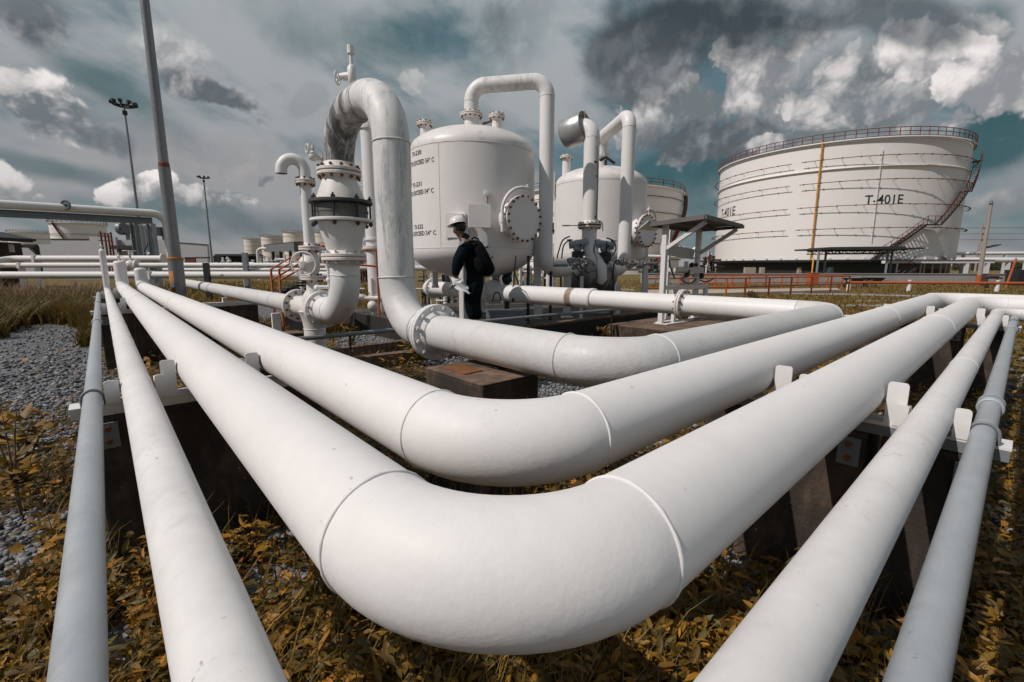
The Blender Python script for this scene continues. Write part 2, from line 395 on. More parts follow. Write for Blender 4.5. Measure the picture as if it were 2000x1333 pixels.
pW = thing('steel_pipe', 'slim scuffed white pipe between the thin grey pipe and the two thick pipes', 'pipe', (.0655, .162, BOP))
zW = BOP + .055
pipe(pW, [(.0655, 13.0, 1.66), (.0655, 13.0, zW), (.0655, .162, zW), (7.55, .162, zW), (7.55, -7, zW)], .055, [.1, .17, .17], 'white_scuff', weld=.004)
MB().lathe([(.055, 0), (.05, .03), (.03, .05), (.012, .055), (.012, .10), (.026, .10), (.026, .13), (.008, .14), (.008, .2)], (.0655, 13.0, 1.66), Z, 20, True).build('end_cap', 'white_plain', pW)

pA = thing('steel_pipe', 'thick white pipe sweeping round the nearest elbow in front of the viewer', 'pipe', (.325, .41, BOP))
rA = .1105; zA = BOP + rA
pipe(pA, [(.325, 13.2, 1.42), (.325, 13.2, zA), (.325, .41, zA), (7.9, .41, zA), (7.9, -7, zA)], rA, [.17, .30, .30], 'white', 'white_elbow', 56, .0036)
for q_, d_ in (((.325, 7.4, zA), Y), ((.325, 9.9, zA), Y), ((4.6, .41, zA), X)): MB().torus(q_, d_, rA, .003, 56, 6, .5).build('weld_seam', 'white', pA)
for q_, d_ in (((.0655, 4.1, zW), Y), ((.0655, 5.2, zW), Y), ((.0655, 6.6, zW), Y), ((3.3, .162, zW), X)): MB().torus(q_, d_, .055, .002, 40, 6, .5).build('weld_seam', 'white_scuff', pW)
MB().lathe([(rA, 0), (rA * .95, .03), (rA * .7, .05), (.02, .058), (.014, .06), (.014, .12), (.03, .12), (.03, .16), (.01, .17), (.01, .22)], (.325, 13.2, 1.42), Z, 24, True).build('end_cap', 'white_plain', pA)
MB().bar((.325, 13.2, 1.57), (.40, 13.12, 1.57), .012).build('valve_lever', 'white_plain', pA)

pB = thing('steel_pipe', 'second thick white pipe, curving round just inside the nearest thick one', 'pipe', (.673, .795, BOP))
rB = .114; zB = BOP + rB
pipe(pB, [(.673, 13.4, 1.27), (.673, 13.4, zB), (.673, .795, zB), (8.45, .795, zB), (8.45, -7, zB)], rB, [.17, .29, .30], 'white', 'white_elbow', 56, .0036)
for q_, d_ in (((.673, 6.9, zB), Y), ((5.1, .795, zB), X)): MB().torus(q_, d_, rB, .003, 56, 6, .5).build('weld_seam', 'white', pB)
MB().lathe([(rB, 0), (rB * .95, .03), (rB * .7, .05), (.001, .058)], (.673, 13.4, 1.27), Z, 24, True).build('end_cap', 'white_plain', pB)

# ------------------------------------------------------------------ supports under the run
def guide(root, p, along, across, h, w=.085, foot=True):
    """upright guide: a plate with rounded top corners and a web behind it; 'across' points to the pipe it holds"""
    p = Vector(p) - Vector(along) * (.013 if h < .146 else 0); c = Vector(along).normalized(); s_ = Vector(across).normalized(); a = s_; t = .008; rr = .012; p = p - s_ * w / 2
    poly = [p - a * w / 2, p + a * w / 2]
    for k in range(5):
        an = PI / 2 * k / 4; poly.append(p + a * (w / 2 - rr + rr * math.cos(an)) + Z * (h - rr + rr * math.sin(an)))
    for k in range(5):
        an = PI / 2 * k / 4; poly.append(p + a * (-w / 2 + rr - rr * math.sin(an)) + Z * (h - rr + rr * math.cos(an)))
    m = MB().prism(poly, t, c)
    q = p + a * (w / 2 - t) + c * .0075
    m.prism([q, q + c * .085, q + c * .085 + Z * (h * .55), q + c * .05 + Z * (h - .012), q + Z * (h - .01)], t, a)
    return m.build('guide_plate', 'white_plain', root)
def support(loc, along, label, span, blk, guides, depth=.28, ubolt=None, blocktop=.728):
    """along = pipe direction, span = (lo, hi) of the beam across the pipes, blk = list of (lo, hi) of concrete piers"""
    a = Vector(along); c = Vector((-a.y, a.x, 0)) if a.y else Vector((0, 1, 0))
    if a.y: c = X.copy()
    base = a * loc
    root = thing('pipe_support', label, 'pipe support', base + c * ((span[0] + span[1]) / 2), 'pipe supports under the cornering run')
    for lo, hi in blk:
        bm = MB(); bm.box(base + c * ((lo + hi) / 2) + a * (depth / 2 + .01) + Z * (blocktop / 2 - .1), (hi - lo, depth, blocktop + .2), c, a if a.y else None, .014)
        bm.build('concrete_pier', 'plinth', root)
    m = MB(); L = span[1] - span[0]; cc = base + c * ((span[0] + span[1]) / 2) + a * .075
    m.box(cc + Z * (BOP - .005), (L, .11, .009), c, a if a.y else None)
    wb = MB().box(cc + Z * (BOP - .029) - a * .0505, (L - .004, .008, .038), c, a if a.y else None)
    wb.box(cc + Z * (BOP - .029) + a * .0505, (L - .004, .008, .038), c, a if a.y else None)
    bo_ = m.build('beam', 'white_plain', root); wb.build('beam_web', 'white_rusty' if a.y else 'steel_grey', bo_)  # right-arm webs: bare-steel grey, with shade under the top plate coloured in
    for lo, hi in blk:
        e = base + c * (lo + .05) + Z * (BOP - .13)
        pl = MB().box(e - a * .002, (.07, .012, .11), c, a if a.y else None).build('fixing_plate', 'steel_grey', root)
        for dz in (-.025, .03): MB().tube([e - a * .02 + Z * dz, e - a * .001 + Z * dz], .012, 6, smooth=False).build('bolt', 'rust', pl)
    for pos, h, sgn, gw in guides: guide(root, base + c * pos + a * .03 + Z * BOP, a, c * sgn, h, gw)
    if ubolt is not None:
        o = base + c * ubolt + a * .03 + Z * (BOP + .031); n = 14
        pts = [o + c * .037 - Z * .06] + [o + c * (.037 * math.cos(PI * k / n)) + Z * (.037 * math.sin(PI * k / n)) for k in range(n + 1)] + [o - c * .037 - Z * .06]
        MB().tube(pts, .0055, 8).build('u_bolt', 'steel_grey', root)
    return root
gl = [(.006, .10, 1, .05), (.208, .16, 1, .055), (.127, .10, -1, .04), (.552, .15, 1, .06), (.443, .13, -1, .045)]
support(2.52, Y, 'near pipe support on the left arm, mouldy black concrete under a white beam', (-.16, .86), [(-.1, .84)], gl, ubolt=-.082)
support(8.0, Y, 'second pipe support along the left arm, half hidden under the slim white pipe', (-.16, .86), [(-.08, .84)], gl[:3])
support(11.9, Y, 'farthest pipe support on the left arm, close to the upright pipe ends', (-.16, .86), [(-.08, .84)], gl[:3])
gr = [(.106, .105, 1, .042), (.292, .16, 1, .06), (.224, .085, -1, .04), (.674, .16, 1, .065), (.528, .14, -1, .05)]
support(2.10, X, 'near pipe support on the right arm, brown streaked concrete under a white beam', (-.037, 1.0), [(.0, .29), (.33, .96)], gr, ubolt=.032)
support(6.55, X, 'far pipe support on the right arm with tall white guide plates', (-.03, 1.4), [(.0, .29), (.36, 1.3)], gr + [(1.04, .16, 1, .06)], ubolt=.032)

# ================================================================== LOOP PIPE LINE (x = 1.7)
xE = 1.7; zC = BOP + .125; rU = .134
lp = thing('looped_pipe', 'tall inverted U pipe with black streaks on one leg and a bulging coupling below', 'pipe', (xE, 4.24, .78))
# near leg + swan neck + far leg down to the flange over the coupling
pipe(lp, [(xE, 2.74, zC), (xE, 3.24, zC), (xE, 3.24, 2.655), (xE, 4.24, 2.655), (xE, 4.24, 2.235)], rU, [.37, .40, .40], ['dirty_lite', 'dirty_lite', 'dirty', 'dirty'], ['grey_white', 'dirty_lite', 'dirty'], 48, .006, wmat='grey_white')
flange(lp, (xE, 4.24, 2.19), Z, rU, .19, .028, 12, .013, 'white_rusty', 'rust', .008)
MB().lathe([(.135, .0), (.145, -.012), (.158, -.06), (.218, -.215), (.222, -.235)], (xE, 4.24, 2.155), Z, 48, True).build('reducer_cone', 'white_rusty', lp)
ring = MB().lathe([(.18, 0), (.27, 0), (.276, -.005), (.276, -.024), (.27, -.029), (.18, -.029)], (xE, 4.24, 1.945), Z, 56, False, False).build('coupling_ring', 'black_ring', lp)
MB().lathe([(.215, .006), (.228, -.005), (.23, -.05), (.236, -.055), (.236, -.07), (.23, -.075), (.228, -.12), (.215, -.13)], (xE, 4.24, 1.909), Z, 48, False, False).build('coupling_body', 'coupling', lp)
MB().lathe([(.18, 0), (.27, 0), (.275, -.005), (.275, -.022), (.27, -.027), (.18, -.027)], (xE, 4.24, 1.783), Z, 56, False, False).build('coupling_ring', 'white_plain', lp)
for k in range(8):
    a = 2 * PI * (k + .2) / 8; p = Vector((xE + .255 * math.cos(a), 4.24 + .255 * math.sin(a), 0))
    m = MB().tube([p + Z * 1.715, p + Z * 1.985], .009, 8)
    for z in (1.735, 1.955): m.tube([p + Z * (z - .011), p + Z * (z + .011)], .019, 6, smooth=False)
    m.build('tie_rod', 'dark', lp)
MB().lathe([(.212, 0), (.208, -.02), (.147, -.255), (.138, -.27), (.138, -.30)], (xE, 4.24, 1.752), Z, 48, True).build('reducer_cone', 'white_plain', lp)
flange(lp, (xE, 4.24, 1.442), Z, rU, .2, .028, 12, .013, 'white_rusty', 'bolt', .007, gmat='rust_orange')
pipe(lp, [(xE, 4.24, 1.37), (xE, 4.24, .92), (xE, 4.80, .92)], rU, [.36], 'white_plain', 'white_plain', 48, .005)
MB().torus((xE, 4.24, 2.245), Z, rU, .004, 48, 6, .5).build('weld_seam', 'black_ring', lp)
# small bleed valve beside the flange and vent on the crown
m = MB().tube([(xE - .13, 4.27, 2.30), (xE - .235, 4.30, 2.30)], .02, 10).ball((xE - .2, 4.29, 2.31), .042)
m.tube([(xE - .2, 4.29, 2.31), (xE - .2, 4.29, 2.4)], .014, 8).torus((xE - .245, 4.3, 2.37), X, .035, .007, 16, 6); m.build('bleed_valve', 'white_rusty', lp)
c = Vector((xE, 3.86, 2.77)); m = MB().tube([c, c + Z * .06], .016, 10).tube([c + Z * .06, c + Z * .08, c + Z * .18, c + Z * .2], [.02, .034, .034, .02], 12).tube([c + Z * .2, c + Z * .285], .015, 10).tube([c + Z * .285, c + Z * .345], .028, 12, smooth=False)
q = c + Z * .12 + Vector((-.04, .05, 0)); m.tube([c + Z * .12, q, q + Vector((-.03, .03, 0))], [.03, .03, .022], 10)
m.build('vent_valve', 'white_plain', lp)
hw = MB().torus(q + Vector((-.045, .045, -.01)), Vector((-1, 1, 0)), .05, .006, 20, 6)
for k in range(3):
    a = PI * k / 3; d = Vector((.7071, .7071, 0)) * math.cos(a) + Z * math.sin(a); o = q + Vector((-.045, .045, -.01)); hw.bar(o - d * .05, o + d * .05, .008)
hw.build('handwheel', 'white_plain', lp)

# near header: flange, run, big elbow, run to the right, elbow, long run back to the vessels
xF = 5.2
hd = thing('header_pipe', 'greyish white pipe running right from the big bolted flange, then back under the vessels', 'pipe', (xE, 2.0, .78))
flange(hd, (xE, 2.70, zC), Y, .128, .195, .024, 12, .0135, 'white_plain', 'bolt', .005, hub=.03, gmat='dark')
zF = .90
pipe(hd, [(xE, 2.66, zC), (xE, 1.17, zC), (xF, 1.17, zF), (xF, 4.06, zF)], .122, [.31, .32], ['grey_white', 'grey_white', 'white_plain'], ['grey_white', 'grey_white'], 48, .005)
flange(hd, (xF, 2.72, zF), Y, .115, .185, .024, 12, .012, 'white_rusty', 'rust', .006, hub=.04)
MB().lathe([(.122, 0), (.150, .004), (.150, .05), (.143, .055)], (xF, 4.06, zF), Y, 40, True).build('reducer_lip', 'white_plain', hd)
pipe(hd, [(xF, 4.10, zF), (xF, 8.25, zF)], .143, [], 'white_plain', None, 40, 0)
MB().lathe([(.1435, 0), (.1445, .02), (.1445, .10), (.1435, .12)], (xF, 4.40, zF), Y, 40, True).build('rust_band', 'rust_band', hd)
flange(hd, (xF, 6.35, zF), Y, .143, .215, .026, 16, .012, 'white_plain', 'bolt', .006, hub=.05)
flange(hd, (xF, 8.3, zF), Y, .143, .215, .03, 16, .012, 'white_plain', 'bolt', .006, hub=.05)
MB().lathe([(.143, 0), (.143, .12), (.12, .17), (.06, .2), (.001, .21)], (xF, 8.38, zF), Y, 32, True).build('end_cap', 'white_plain', hd)

# concrete blocks under the header and under the incoming pipe
b = thing('concrete_block', 'square mouldy concrete block with an orange rusted plate on top, under the header pipe', 'concrete block', (1.6, 2.02, 0))
MB().box((1.57, 2.03, .33), (.40, .55, .86), X, None, .014).build('block_body', 'plinth', b)
MB().box((1.57, 2.03, .764), (.396, .546, .006), X).build('block_top', 'plinth_top', b)
MB().box((1.50, 2.12, .770), (.13, .24, .008), X).build('rusty_plate', 'rust', b)
MB().box((1.7, 2.03, .779), (.10, .12, .006), X).build('pad', 'plinth', b)

# incoming pipe E with flange, tee, valve and gooseneck vent
ep = thing('inlet_pipe', 'white pipe running in from the back left to the tee and rusty bolted flange', 'pipe', (xE, 9, .78))
zE = .905; rE = .108
pipe(ep, [(xE, 16.6, zE), (xE, 5.74, zE)], rE, [], 'grey_white', None, 40, 0)
for yy in (11.2, 6.6): MB().torus((xE, yy, zE), Y, rE, .006, 40, 6).build('weld_seam', 'dark' if yy > 8 else 'grey_white', ep)
flange(ep, (xE, 5.66, zE), Y, rE, .19, .026, 12, .0125, 'white_rusty', 'rust', .006, hub=.03, gmat='rust_orange')
tee = MB().tube([(xE, 5.62, zE), (xE, 4.92, zE)], .116, 40)
tee.lathe([(.116, -.02), (.116, .10), (.095, .16), (.066, .20), (.062, .30)], (xE, 5.15, zE), Z, 32, True)
tee.lathe([(.16, .03), (.135, .08), (.118, .16), (.112, .22)], (xE, 5.18, zE), -Z, 32, True)
tee.build('tee', 'white_rusty', ep)
MB().tube([(xE, 5.18, zE - .22), (xE, 5.18, -.2)], .112, 32).torus((xE, 5.18, zE - .225), Z, .112, .005, 32, 6).build('support_leg', 'white_plain', ep)
flange(ep, (xE, 4.87, .915), Y, rU, .195, .024, 12, .012, 'white_plain', 'bolt', .006, hub=.03, gmat='dark')
MB().box((xE - .12, 6.22, .60), (.10, .05, .36), X, None, .006).build('guide_plate', 'white_plain', ep)
gz_ = zE + .30; yv = 5.15
flange(ep, (xE, yv, gz_ + .03), Z, .06, .115, .02, 8, .011, 'white_rusty', 'rust', .005, hub=.02, gmat='rust_orange')
MB().lathe([(.058, 0), (.075, .03), (.088, .08), (.09, .13), (.085, .19), (.07, .23), (.058, .26)], (xE, yv, gz_ + .06), Z, 28, True).build('gate_valve', 'white_rusty', ep)
vd = Vector((-.55, -.83, 0)).normalized(); vc = Vector((xE, yv, gz_ + .18))
MB().lathe([(.06, .05), (.06, .12), (.085, .12), (.085, .15), (.05, .16), (.022, .2), (.02, .30)], vc, vd, 20, True).build('bonnet', 'white_rusty', ep)
hc = vc + vd * .27; u, v = frame(vd); hwm = MB().torus(hc, vd, .118, .009, 36, 8).lathe([(.026, -.02), (.026, .02)], hc, vd, 12)
for k in range(5):
    a = 2 * PI * k / 5 + .3; hwm.bar(hc, hc + (u * math.cos(a) + v * math.sin(a)) * .116, .016, .009)
hwm.build('handwheel', 'white_plain', ep)
flange(ep, (xE, yv, gz_ + .345), Z, .06, .115, .02, 8, .011, 'white_rusty', 'rust', .005, hub=.03, gmat='rust_orange')
zt = 2.23
pipe(ep, [(xE, yv, gz_ + .38), (xE, yv, zt - .03)], .057, [], 'white_plain', None, 28, 0)
flange(ep, (xE, yv, zt), Z, .057, .10, .018, 8, .011, 'white_rusty', 'rust', .006, hub=.02, gmat='rust_orange')
gd = Vector((-.70, .28, 0)).normalized(); g0 = Vector((xE, yv, zt + .04))
MB().tube([g0, g0 + Z * .06] + [g0 + Z * .06 + gd * (.11 - .11 * math.cos(PI * k / 16)) + Z * (.12 * math.sin(PI * k / 16)) for k in range(1, 16)] + [g0 + gd * .22 + Z * .055, g0 + gd * .22 + Z * .03], .057, 28, cap=False).build('gooseneck_vent', 'white_plain', ep)
MB().lathe([(.052, .0), (.001, .0)], g0 + gd * .22 + Z * .036, Z, 20, cap=False).build('vent_mouth', 'dark', ep)
# small gauge line beside the elbow
gp = Vector((xE + .02, 4.72, 1.02)); m = MB().tube([gp, gp + Z * .3, gp + Vector((-.02, .05, .42))], .014, 10).tube([gp + Z * .13, gp + Z * .13 + Vector((-.09, .05, 0))], .02, 10).ball(gp + Z * .2, .03).ball(gp + Z * .12 + Vector((-.1, .06, 0)), .034)
m.build('gauge_line', 'white_plain', ep)
MB().box(gp + Vector((-.02, .05, .47)), (.07, .05, .10), RGT, None, .008).build('gauge_box', 'steel_grey', ep)
b = thing('concrete_block', 'dark concrete block holding up the inlet pipe behind the thick white pipes', 'concrete block', (1.6, 6.4, 0))
MB().box((1.6, 6.35, .2), (.62, .34, .6), X, None, .012).build('block_body', 'plinth', b)
MB().box((1.6, 6.35, .503), (.61, .33, .006), X).build('block_top', 'plinth_top', b)
b = thing('concrete_block', 'long dark concrete pier under the inlet pipe near the lamp pole', 'concrete block', (1.5, 9.6, 0))
MB().box((1.45, 9.6, .28), (1.3, .4, .76), X, None, .012).build('block_body', 'plinth', b)
MB().box((1.45, 9.6, .69), (1.34, .1, .06), X).build('beam', 'white_plain', b)
MB().box((1.62, 9.6, .76), (.08, .09, .08), X).build('saddle', 'white_plain', b)

# thin grey conduit along the slab edge
cdt = thing('conduit_pipe', 'thin grey conduit crossing low behind the looped pipe along the slab edge', 'pipe', onY(560, 665, 4.86))
p0 = onY(560, 665, 4.86); p1 = onY(985, 624, 4.86); p2 = onY(1220, 603, 4.86)
MB().tube([p0, p0.lerp(p1, .5), p1, p2], .024, 14).build('straight_run', 'steel_grey', cdt)
MB().lathe([(.024, -.03), (.03, -.03), (.03, .03), (.024, .03)], onY(1093, 614.5, 4.86), (p2 - p1), 14, True).build('coupling', 'steel_grey', cdt)
for px, py in ((683, 653), (1195, 606)):
    q = onY(px, py, 4.86); MB().tube([q, Vector((q.x, q.y, -.05))], .012, 8).build('stake', 'dark', cdt)

# brown kerb beams between the loop and the vessel pad, paint mark on the big elbow
for k, (y_, z_, lb) in enumerate(((6.55, .12, 'farther brown concrete kerb strip in the weeds behind the looped pipe'), (5.75, .10, 'nearer brown concrete kerb strip in the weeds behind the looped pipe'))):
    MB().box((3.05, y_, z_ - .08), (1.9, .16, .3), Vector((1, -.12 * k, 0)), None, .01).top('kerb', 'plinth_top', lb, 'kerb', 'kerb strips by the vessel pad')
dg_ = bpy.context.evaluated_depsgraph_get(); dg_.update()
mk = MB()
for (xa, ya), (xb, yb_) in (((679, 603), (677.5, 607)), ((677.5, 607), (680, 609)), ((679, 603), (681, 602)), ((683, 602), (684.5, 602)), ((684, 608), (685, 607)), ((683.5, 605), (684.5, 604.5))):
    h_ = [scene.ray_cast(dg_, CAM, ray(x_, y_).normalized()) for x_, y_ in ((xa, ya), (xb, yb_))]
    if h_[0][0] and h_[1][0]: mk.bar(h_[0][1] + h_[0][2] * .001, h_[1][1] + h_[1][2] * .001, .006, .003, up=h_[0][2])
if mk.v: mk.build('paint_mark', 'text', lp)
# ================================================================== VESSEL PAD
SL = .38
pad = thing('vessel_pad', 'raised dark concrete pad carrying the two white vessels', 'concrete pad', (8, 7.6, 0))
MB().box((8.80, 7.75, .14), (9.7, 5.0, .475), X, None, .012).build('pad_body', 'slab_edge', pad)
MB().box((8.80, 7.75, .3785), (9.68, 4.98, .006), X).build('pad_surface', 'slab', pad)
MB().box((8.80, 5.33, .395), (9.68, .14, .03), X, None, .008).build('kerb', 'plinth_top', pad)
V1 = Vector((5.24, 6.95, 0)); V2 = Vector((9.5, 7.34, 0)); RV = 1.135
def manway(root, c, face, davit_side):
    """bolted round cover facing 'face' with a davit arm"""
    f = Vector(face).normalized(); s = Z.cross(f).normalized(); e = c + f * .02
    MB().tube([c - f * .25, c + f * .02], .30, 40).build('manway_neck', 'vessel', root)
    fl = flange(root, e + f * .03, f, .30, .375, .026, 20, .019, 'vessel', 'rust', .008, hub=.01, gmat='rust')
    MB().lathe([(.001, .031), (.368, .031), (.372, .036), (.372, .046), (.368, .05), (.001, .05)], e + f * .01, f, 40, cap=False).build('manway_cover', 'vessel', root)
    for sx in (-.08, .06): MB().bar(e + f * .062 + s * sx + Z * .26, e + f * .062 + s * sx - Z * .27, .006, .004).build('rust_streak', 'rust_orange', root)
    b = c + s * davit_side * .42 + f * .02; n = 14
    pts = [b - Z * .22, b + Z * .12] + [b + Z * .12 + (-s * davit_side) * (.36 - .36 * math.cos(PI / 2 * k / n)) + Z * (.36 * math.sin(PI / 2 * k / n)) + f * (.10 * k / n) for k in range(1, n + 1)]
    pts.append(pts[-1] - s * davit_side * .12)
    dv = MB().tube(pts, .026, 12).build('davit_arm', 'white_plain', root)
    MB().lathe([(.034, -.05), (.034, .05)], b - Z * .03, Z, 12).box(b - Z * .1 - s * davit_side * .06, (.14, .03, .2), s).build('davit_bracket', 'white_plain', root)
    q = pts[-1] + s * davit_side * .03; MB().tube([q + Z * .04, q - Z * .17], .010, 8).ball(q + Z * .04, .018).build('davit_hook', 'white_plain', root)
def nozzle(root, x, y, z0, z1, r, ro, n, blind=True):
    MB().tube([(x, y, z0), (x, y, z1 - .05)], r, 28).build('nozzle', 'vessel', root)
    flange(root, (x, y, z1), Z, r, ro, .022, n, .0125, 'white_rusty', 'rust', .008, hub=.035, gmat='rust_orange')
    if blind: MB().lathe([(.001, .03), (ro * .75, .03), (ro * .75, .05), (.001, .05)], (x, y, z1), Z, 24, cap=False).build('blind_cover', 'white_rusty', root)
def vessel(c, label, zt=3.30, zb=1.66, hh=.46):
    root = thing('pressure_vessel', label, 'vessel', (c.x, c.y, SL))
    MB().lathe([(RV, zb), (RV, zt)], c, Z, 96, True, False).build('shell', 'vessel', root)
    n = 16
    MB().lathe([(RV, zt)] + [(RV * math.cos(PI / 2 * k / n), zt + .02 + (hh - .02) * math.sin(PI / 2 * k / n)) for k in range(n + 1)], c, Z, 96, True, False).build('top_head', 'vessel_dome', root)
    MB().lathe([(RV, zb)] + [(RV * math.cos(PI / 2 * k / n), zb - .02 - .5 * math.sin(PI / 2 * k / n)) for k in range(n + 1)], c, Z, 96, True, False).build('bottom_head', 'vessel', root)
    for z in (zt, zb): MB().torus((c.x, c.y, z), Z, RV, .006, 96, 6, .3).build('weld_seam', 'grey_white', root)
    for k in range(4):
        a = PI / 4 + PI / 2 * k; d = Vector((math.cos(a), math.sin(a), 0)); s = Vector((-d.y, d.x, 0)); p = c + d * (RV + .02)
        MB().bar(p + Z * (SL + .02), p + Z * 1.95, .17, .022, up=d).bar(p + d * .08 + Z * (SL + .02), p + d * .02 + Z * 1.9, .02, .14, up=d).build('leg', 'vessel', root)
        MB().box(p + Z * (SL + .011), (.26, .26, .02), s).build('base_plate', 'grey_white', root)
    return root
ve1 = vessel(V1, 'nearer white vessel with black temperature lettering, standing on four legs behind the worker')
nozzle(ve1, V1.x, V1.y, 3.6, 4.02, .128, .205, 12, False)
nozzle(ve1, 5.42, 6.46, 3.55, 3.92, .085, .14, 8)
nozzle(ve1, 4.56, 7.42, 3.4, 3.84, .085, .14, 8)
manway(ve1, Vector((V1.x, V1.y - RV - .17, 2.12)), (0, -1, 0), -1)
hk = MB().tube([(5.36, 6.78, 3.86), (5.46, 6.6, 3.90), (5.5, 6.55, 3.84)], .022, 8).tube([(5.5, 6.55, 3.98), (5.5, 6.55, 3.7)], [.02, .035], 8); hk.build('lifting_clamp', 'rust', ve1)
# plates and boxes on the shell
def shell_box(root, c, px, py, D, w, h, t, out, name, mat='vessel', tilt=0.):
    p = cyl_hit(px, py, c.x, c.y, RV); n = Vector((p.x - c.x, p.y - c.y, 0)).normalized(); s = Z.cross(n).normalized()
    up = (Z * math.cos(tilt) + n * math.sin(tilt))
    return MB().box(p + n * out, (w, t, h), s, n, .004).build(name, mat, root)
shell_box(ve1, V1, 935, 424, 0, .36, .36, .05, .12, 'instrument_box')
shell_box(ve1, V1, 935, 424, 0, .12, .12, .1, .05, 'box_stub')
shell_box(ve1, V1, 890, 440, 0, .34, .40, .012, .012, 'shell_plate')
shell_box(ve1, V1, 897, 429, 0, .15, .16, .10, .06, 'gauge_hood')
p = cyl_hit(952, 384, V1.x, V1.y, RV); n = (p - V1); n.z = 0; n.normalize()
MB().box(p + n * .012, (.02, .012, .22), Z.cross(n), n).build('rust_streak', 'rust_orange', ve1)
MB().lathe([(.05, 0), (.05, .03), (.001, .035)], p + Z * .05, n, 16).build('capped_stub', 'vessel', ve1)
for px in (859,):
    q = cyl_hit(px, 400, V1.x, V1.y, RV); n = (q - V1); n.z = 0; n.normalize()
    MB().box(Vector((q.x, q.y, 2.48)) + n * .001, (.008, .006, 1.62), Z.cross(n), n).build('plate_joint', 'grey_white', ve1)
def theta_of(px, py, c, R): h = cyl_hit(px, py, c.x, c.y, R); return unwrap(math.atan2(h.y - c.y, h.x - c.x), math.atan2(-c.y, -c.x)), h.z
for name, (px, py), (qx0, qx1, qy) in (('TI-530', (813, 300.5), (803, 848, 309.5)), ('TI-531', (814.5, 361.5), (803, 847, 370)), ('TI-532', (817, 444), (804, 852, 452.5))):
    th, z = theta_of(px, py, V1, RV); text_on_cyl(ve1, name, .10, V1, RV, th, z, arc=.30)
    ta, _ = theta_of(qx0, qy, V1, RV); tb, z = theta_of(qx1, qy, V1, RV)
    text_on_cyl(ve1, 'TO EXCEED 54\u00b0 C', .10, V1, RV, (ta + tb) / 2, z - .02, arc=(tb - ta) * RV)
# level standpipe on the far left flank
sp = Vector((4.03, 7.28, 0)); m = MB().tube([sp + Z * 3.62, sp + Z * 2.86], .05, 16).tube([sp + Z * 2.9, sp + Z * 2.1], .02, 10)
for z in (3.3, 2.75, 2.3): m.tube([sp + Z * z, sp + Z * z + Vector((.2, -.05, 0))], .022, 8)
m.build('level_standpipe', 'vessel', ve1)
# bottom outlet into the header and clutter below
MB().tube([(V1.x - .35, 7.75, 1.3), (V1.x - .35, 7.75, 1.0)], .062, 20).lathe([(.062, 0), (.085, -.06)], (V1.x - .35, 7.75, 1.0), Z, 20).torus((V1.x - .35, 7.75, 1.2), Z, .064, .008, 20, 6).build('drain_pipe', 'vessel', ve1)
MB().tube([(V1.x, V1.y, 1.2), (V1.x, V1.y, 1.0)], .11, 24).build('outlet_nozzle', 'vessel', ve1)

ve2 = vessel(V2, 'farther white vessel behind the twin valve pipes, shaded on its right side')
nozzle(ve2, V2.x, V2.y, 3.6, 4.02, .128, .2, 12, False)
nozzle(ve2, 8.66, 7.72, 3.4, 3.94, .1, .16, 8)
nozzle(ve2, 9.55, 6.62, 3.5, 3.90, .085, .14, 8)
manway(ve2, Vector((V2.x, V2.y - RV - .17, 2.16)), (0, -1, 0), 1)
q = atD(1168, 308, 11.3); MB().tube([q - Z * .12, q + Z * .3], .02, 10).ball(q + Z * .32, .05).build('gauge', 'steel_grey', ve2)
q = atD(1183, 318, 11.4); MB().tube([q - Z * .1, q + Z * .06], .03, 8).tube([q + Z * .05 - RGT * .14, q + Z * .12, q + RGT * .22 - Z * .02], .035, 8).build('lever_valve', 'dark', ve2)
shell_box(ve2, V2, 1085, 360, 0, .14, .55, .05, .06, 'instrument_box')
MB().tube([(V2.x, V2.y, 1.2), (V2.x, V2.y, SL)], .11, 24).build('outlet_nozzle', 'vessel', ve2)

# tall third pipe behind the loop
tp = thing('riser_pipe', 'tall plain white pipe standing just behind the looped pipe, next to the nearer vessel', 'pipe', (4.18, 9.08, SL))
c = Vector((4.26, 9.06, 0)); pipe(tp, [(c.x, c.y, 0), (c.x, c.y, 4.33), c + FWD * .75 + RGT * .42 + Z * 4.33, c + FWD * .75 + RGT * .42 + Z * 1.2], .148, [.25, .25], 'white_plain', None, 32, .004)
for z in (4.05, 1.9): MB().lathe([(.148, -.02), (.178, -.02), (.178, .02), (.148, .02)], (c.x, c.y, z), Z, 28).box(Vector((c.x, c.y, z)) - RGT * .21, (.05, .06, .09), RGT).build('pipe_clamp', 'white_plain', tp)
MB().lathe([(.148, -.03), (.215, -.03), (.215, .03), (.148, .03)], (c.x, c.y, 1.74), Z, 28).build('flange', 'white_rusty', tp)
q = c - RGT * .22 - FWD * .05; MB().tube([q + Z * 2.55, q + Z * 2.98], .025, 8).bar(q + Z * 2.97, q + Z * 2.97 + RGT * .34, .035).build('sight_tube', 'white_plain', tp)
q = c + RGT * .02 - FWD * .16; m = MB()
for s_ in (-.05, .13): m.tube([q + RGT * s_ + Z * (SL), q + RGT * s_ + Z * 1.12], .022, 8)
m.tube([q + RGT * .13 + Z * .7, q + RGT * .13 + Z * 1.15], .06, 12).ball(q - RGT * .3 + Z * .72, .11, sc=(1.3, 1, .7)).ball(q - RGT * .05 + Z * .55, .11).tube([q - RGT * .55 + Z * .72, q + RGT * .1 + Z * .7], .05, 12).torus(q - RGT * .3 + Z * .9, Z, .09, .014, 16, 6)
m.build('drain_valves', 'white_rusty', tp)

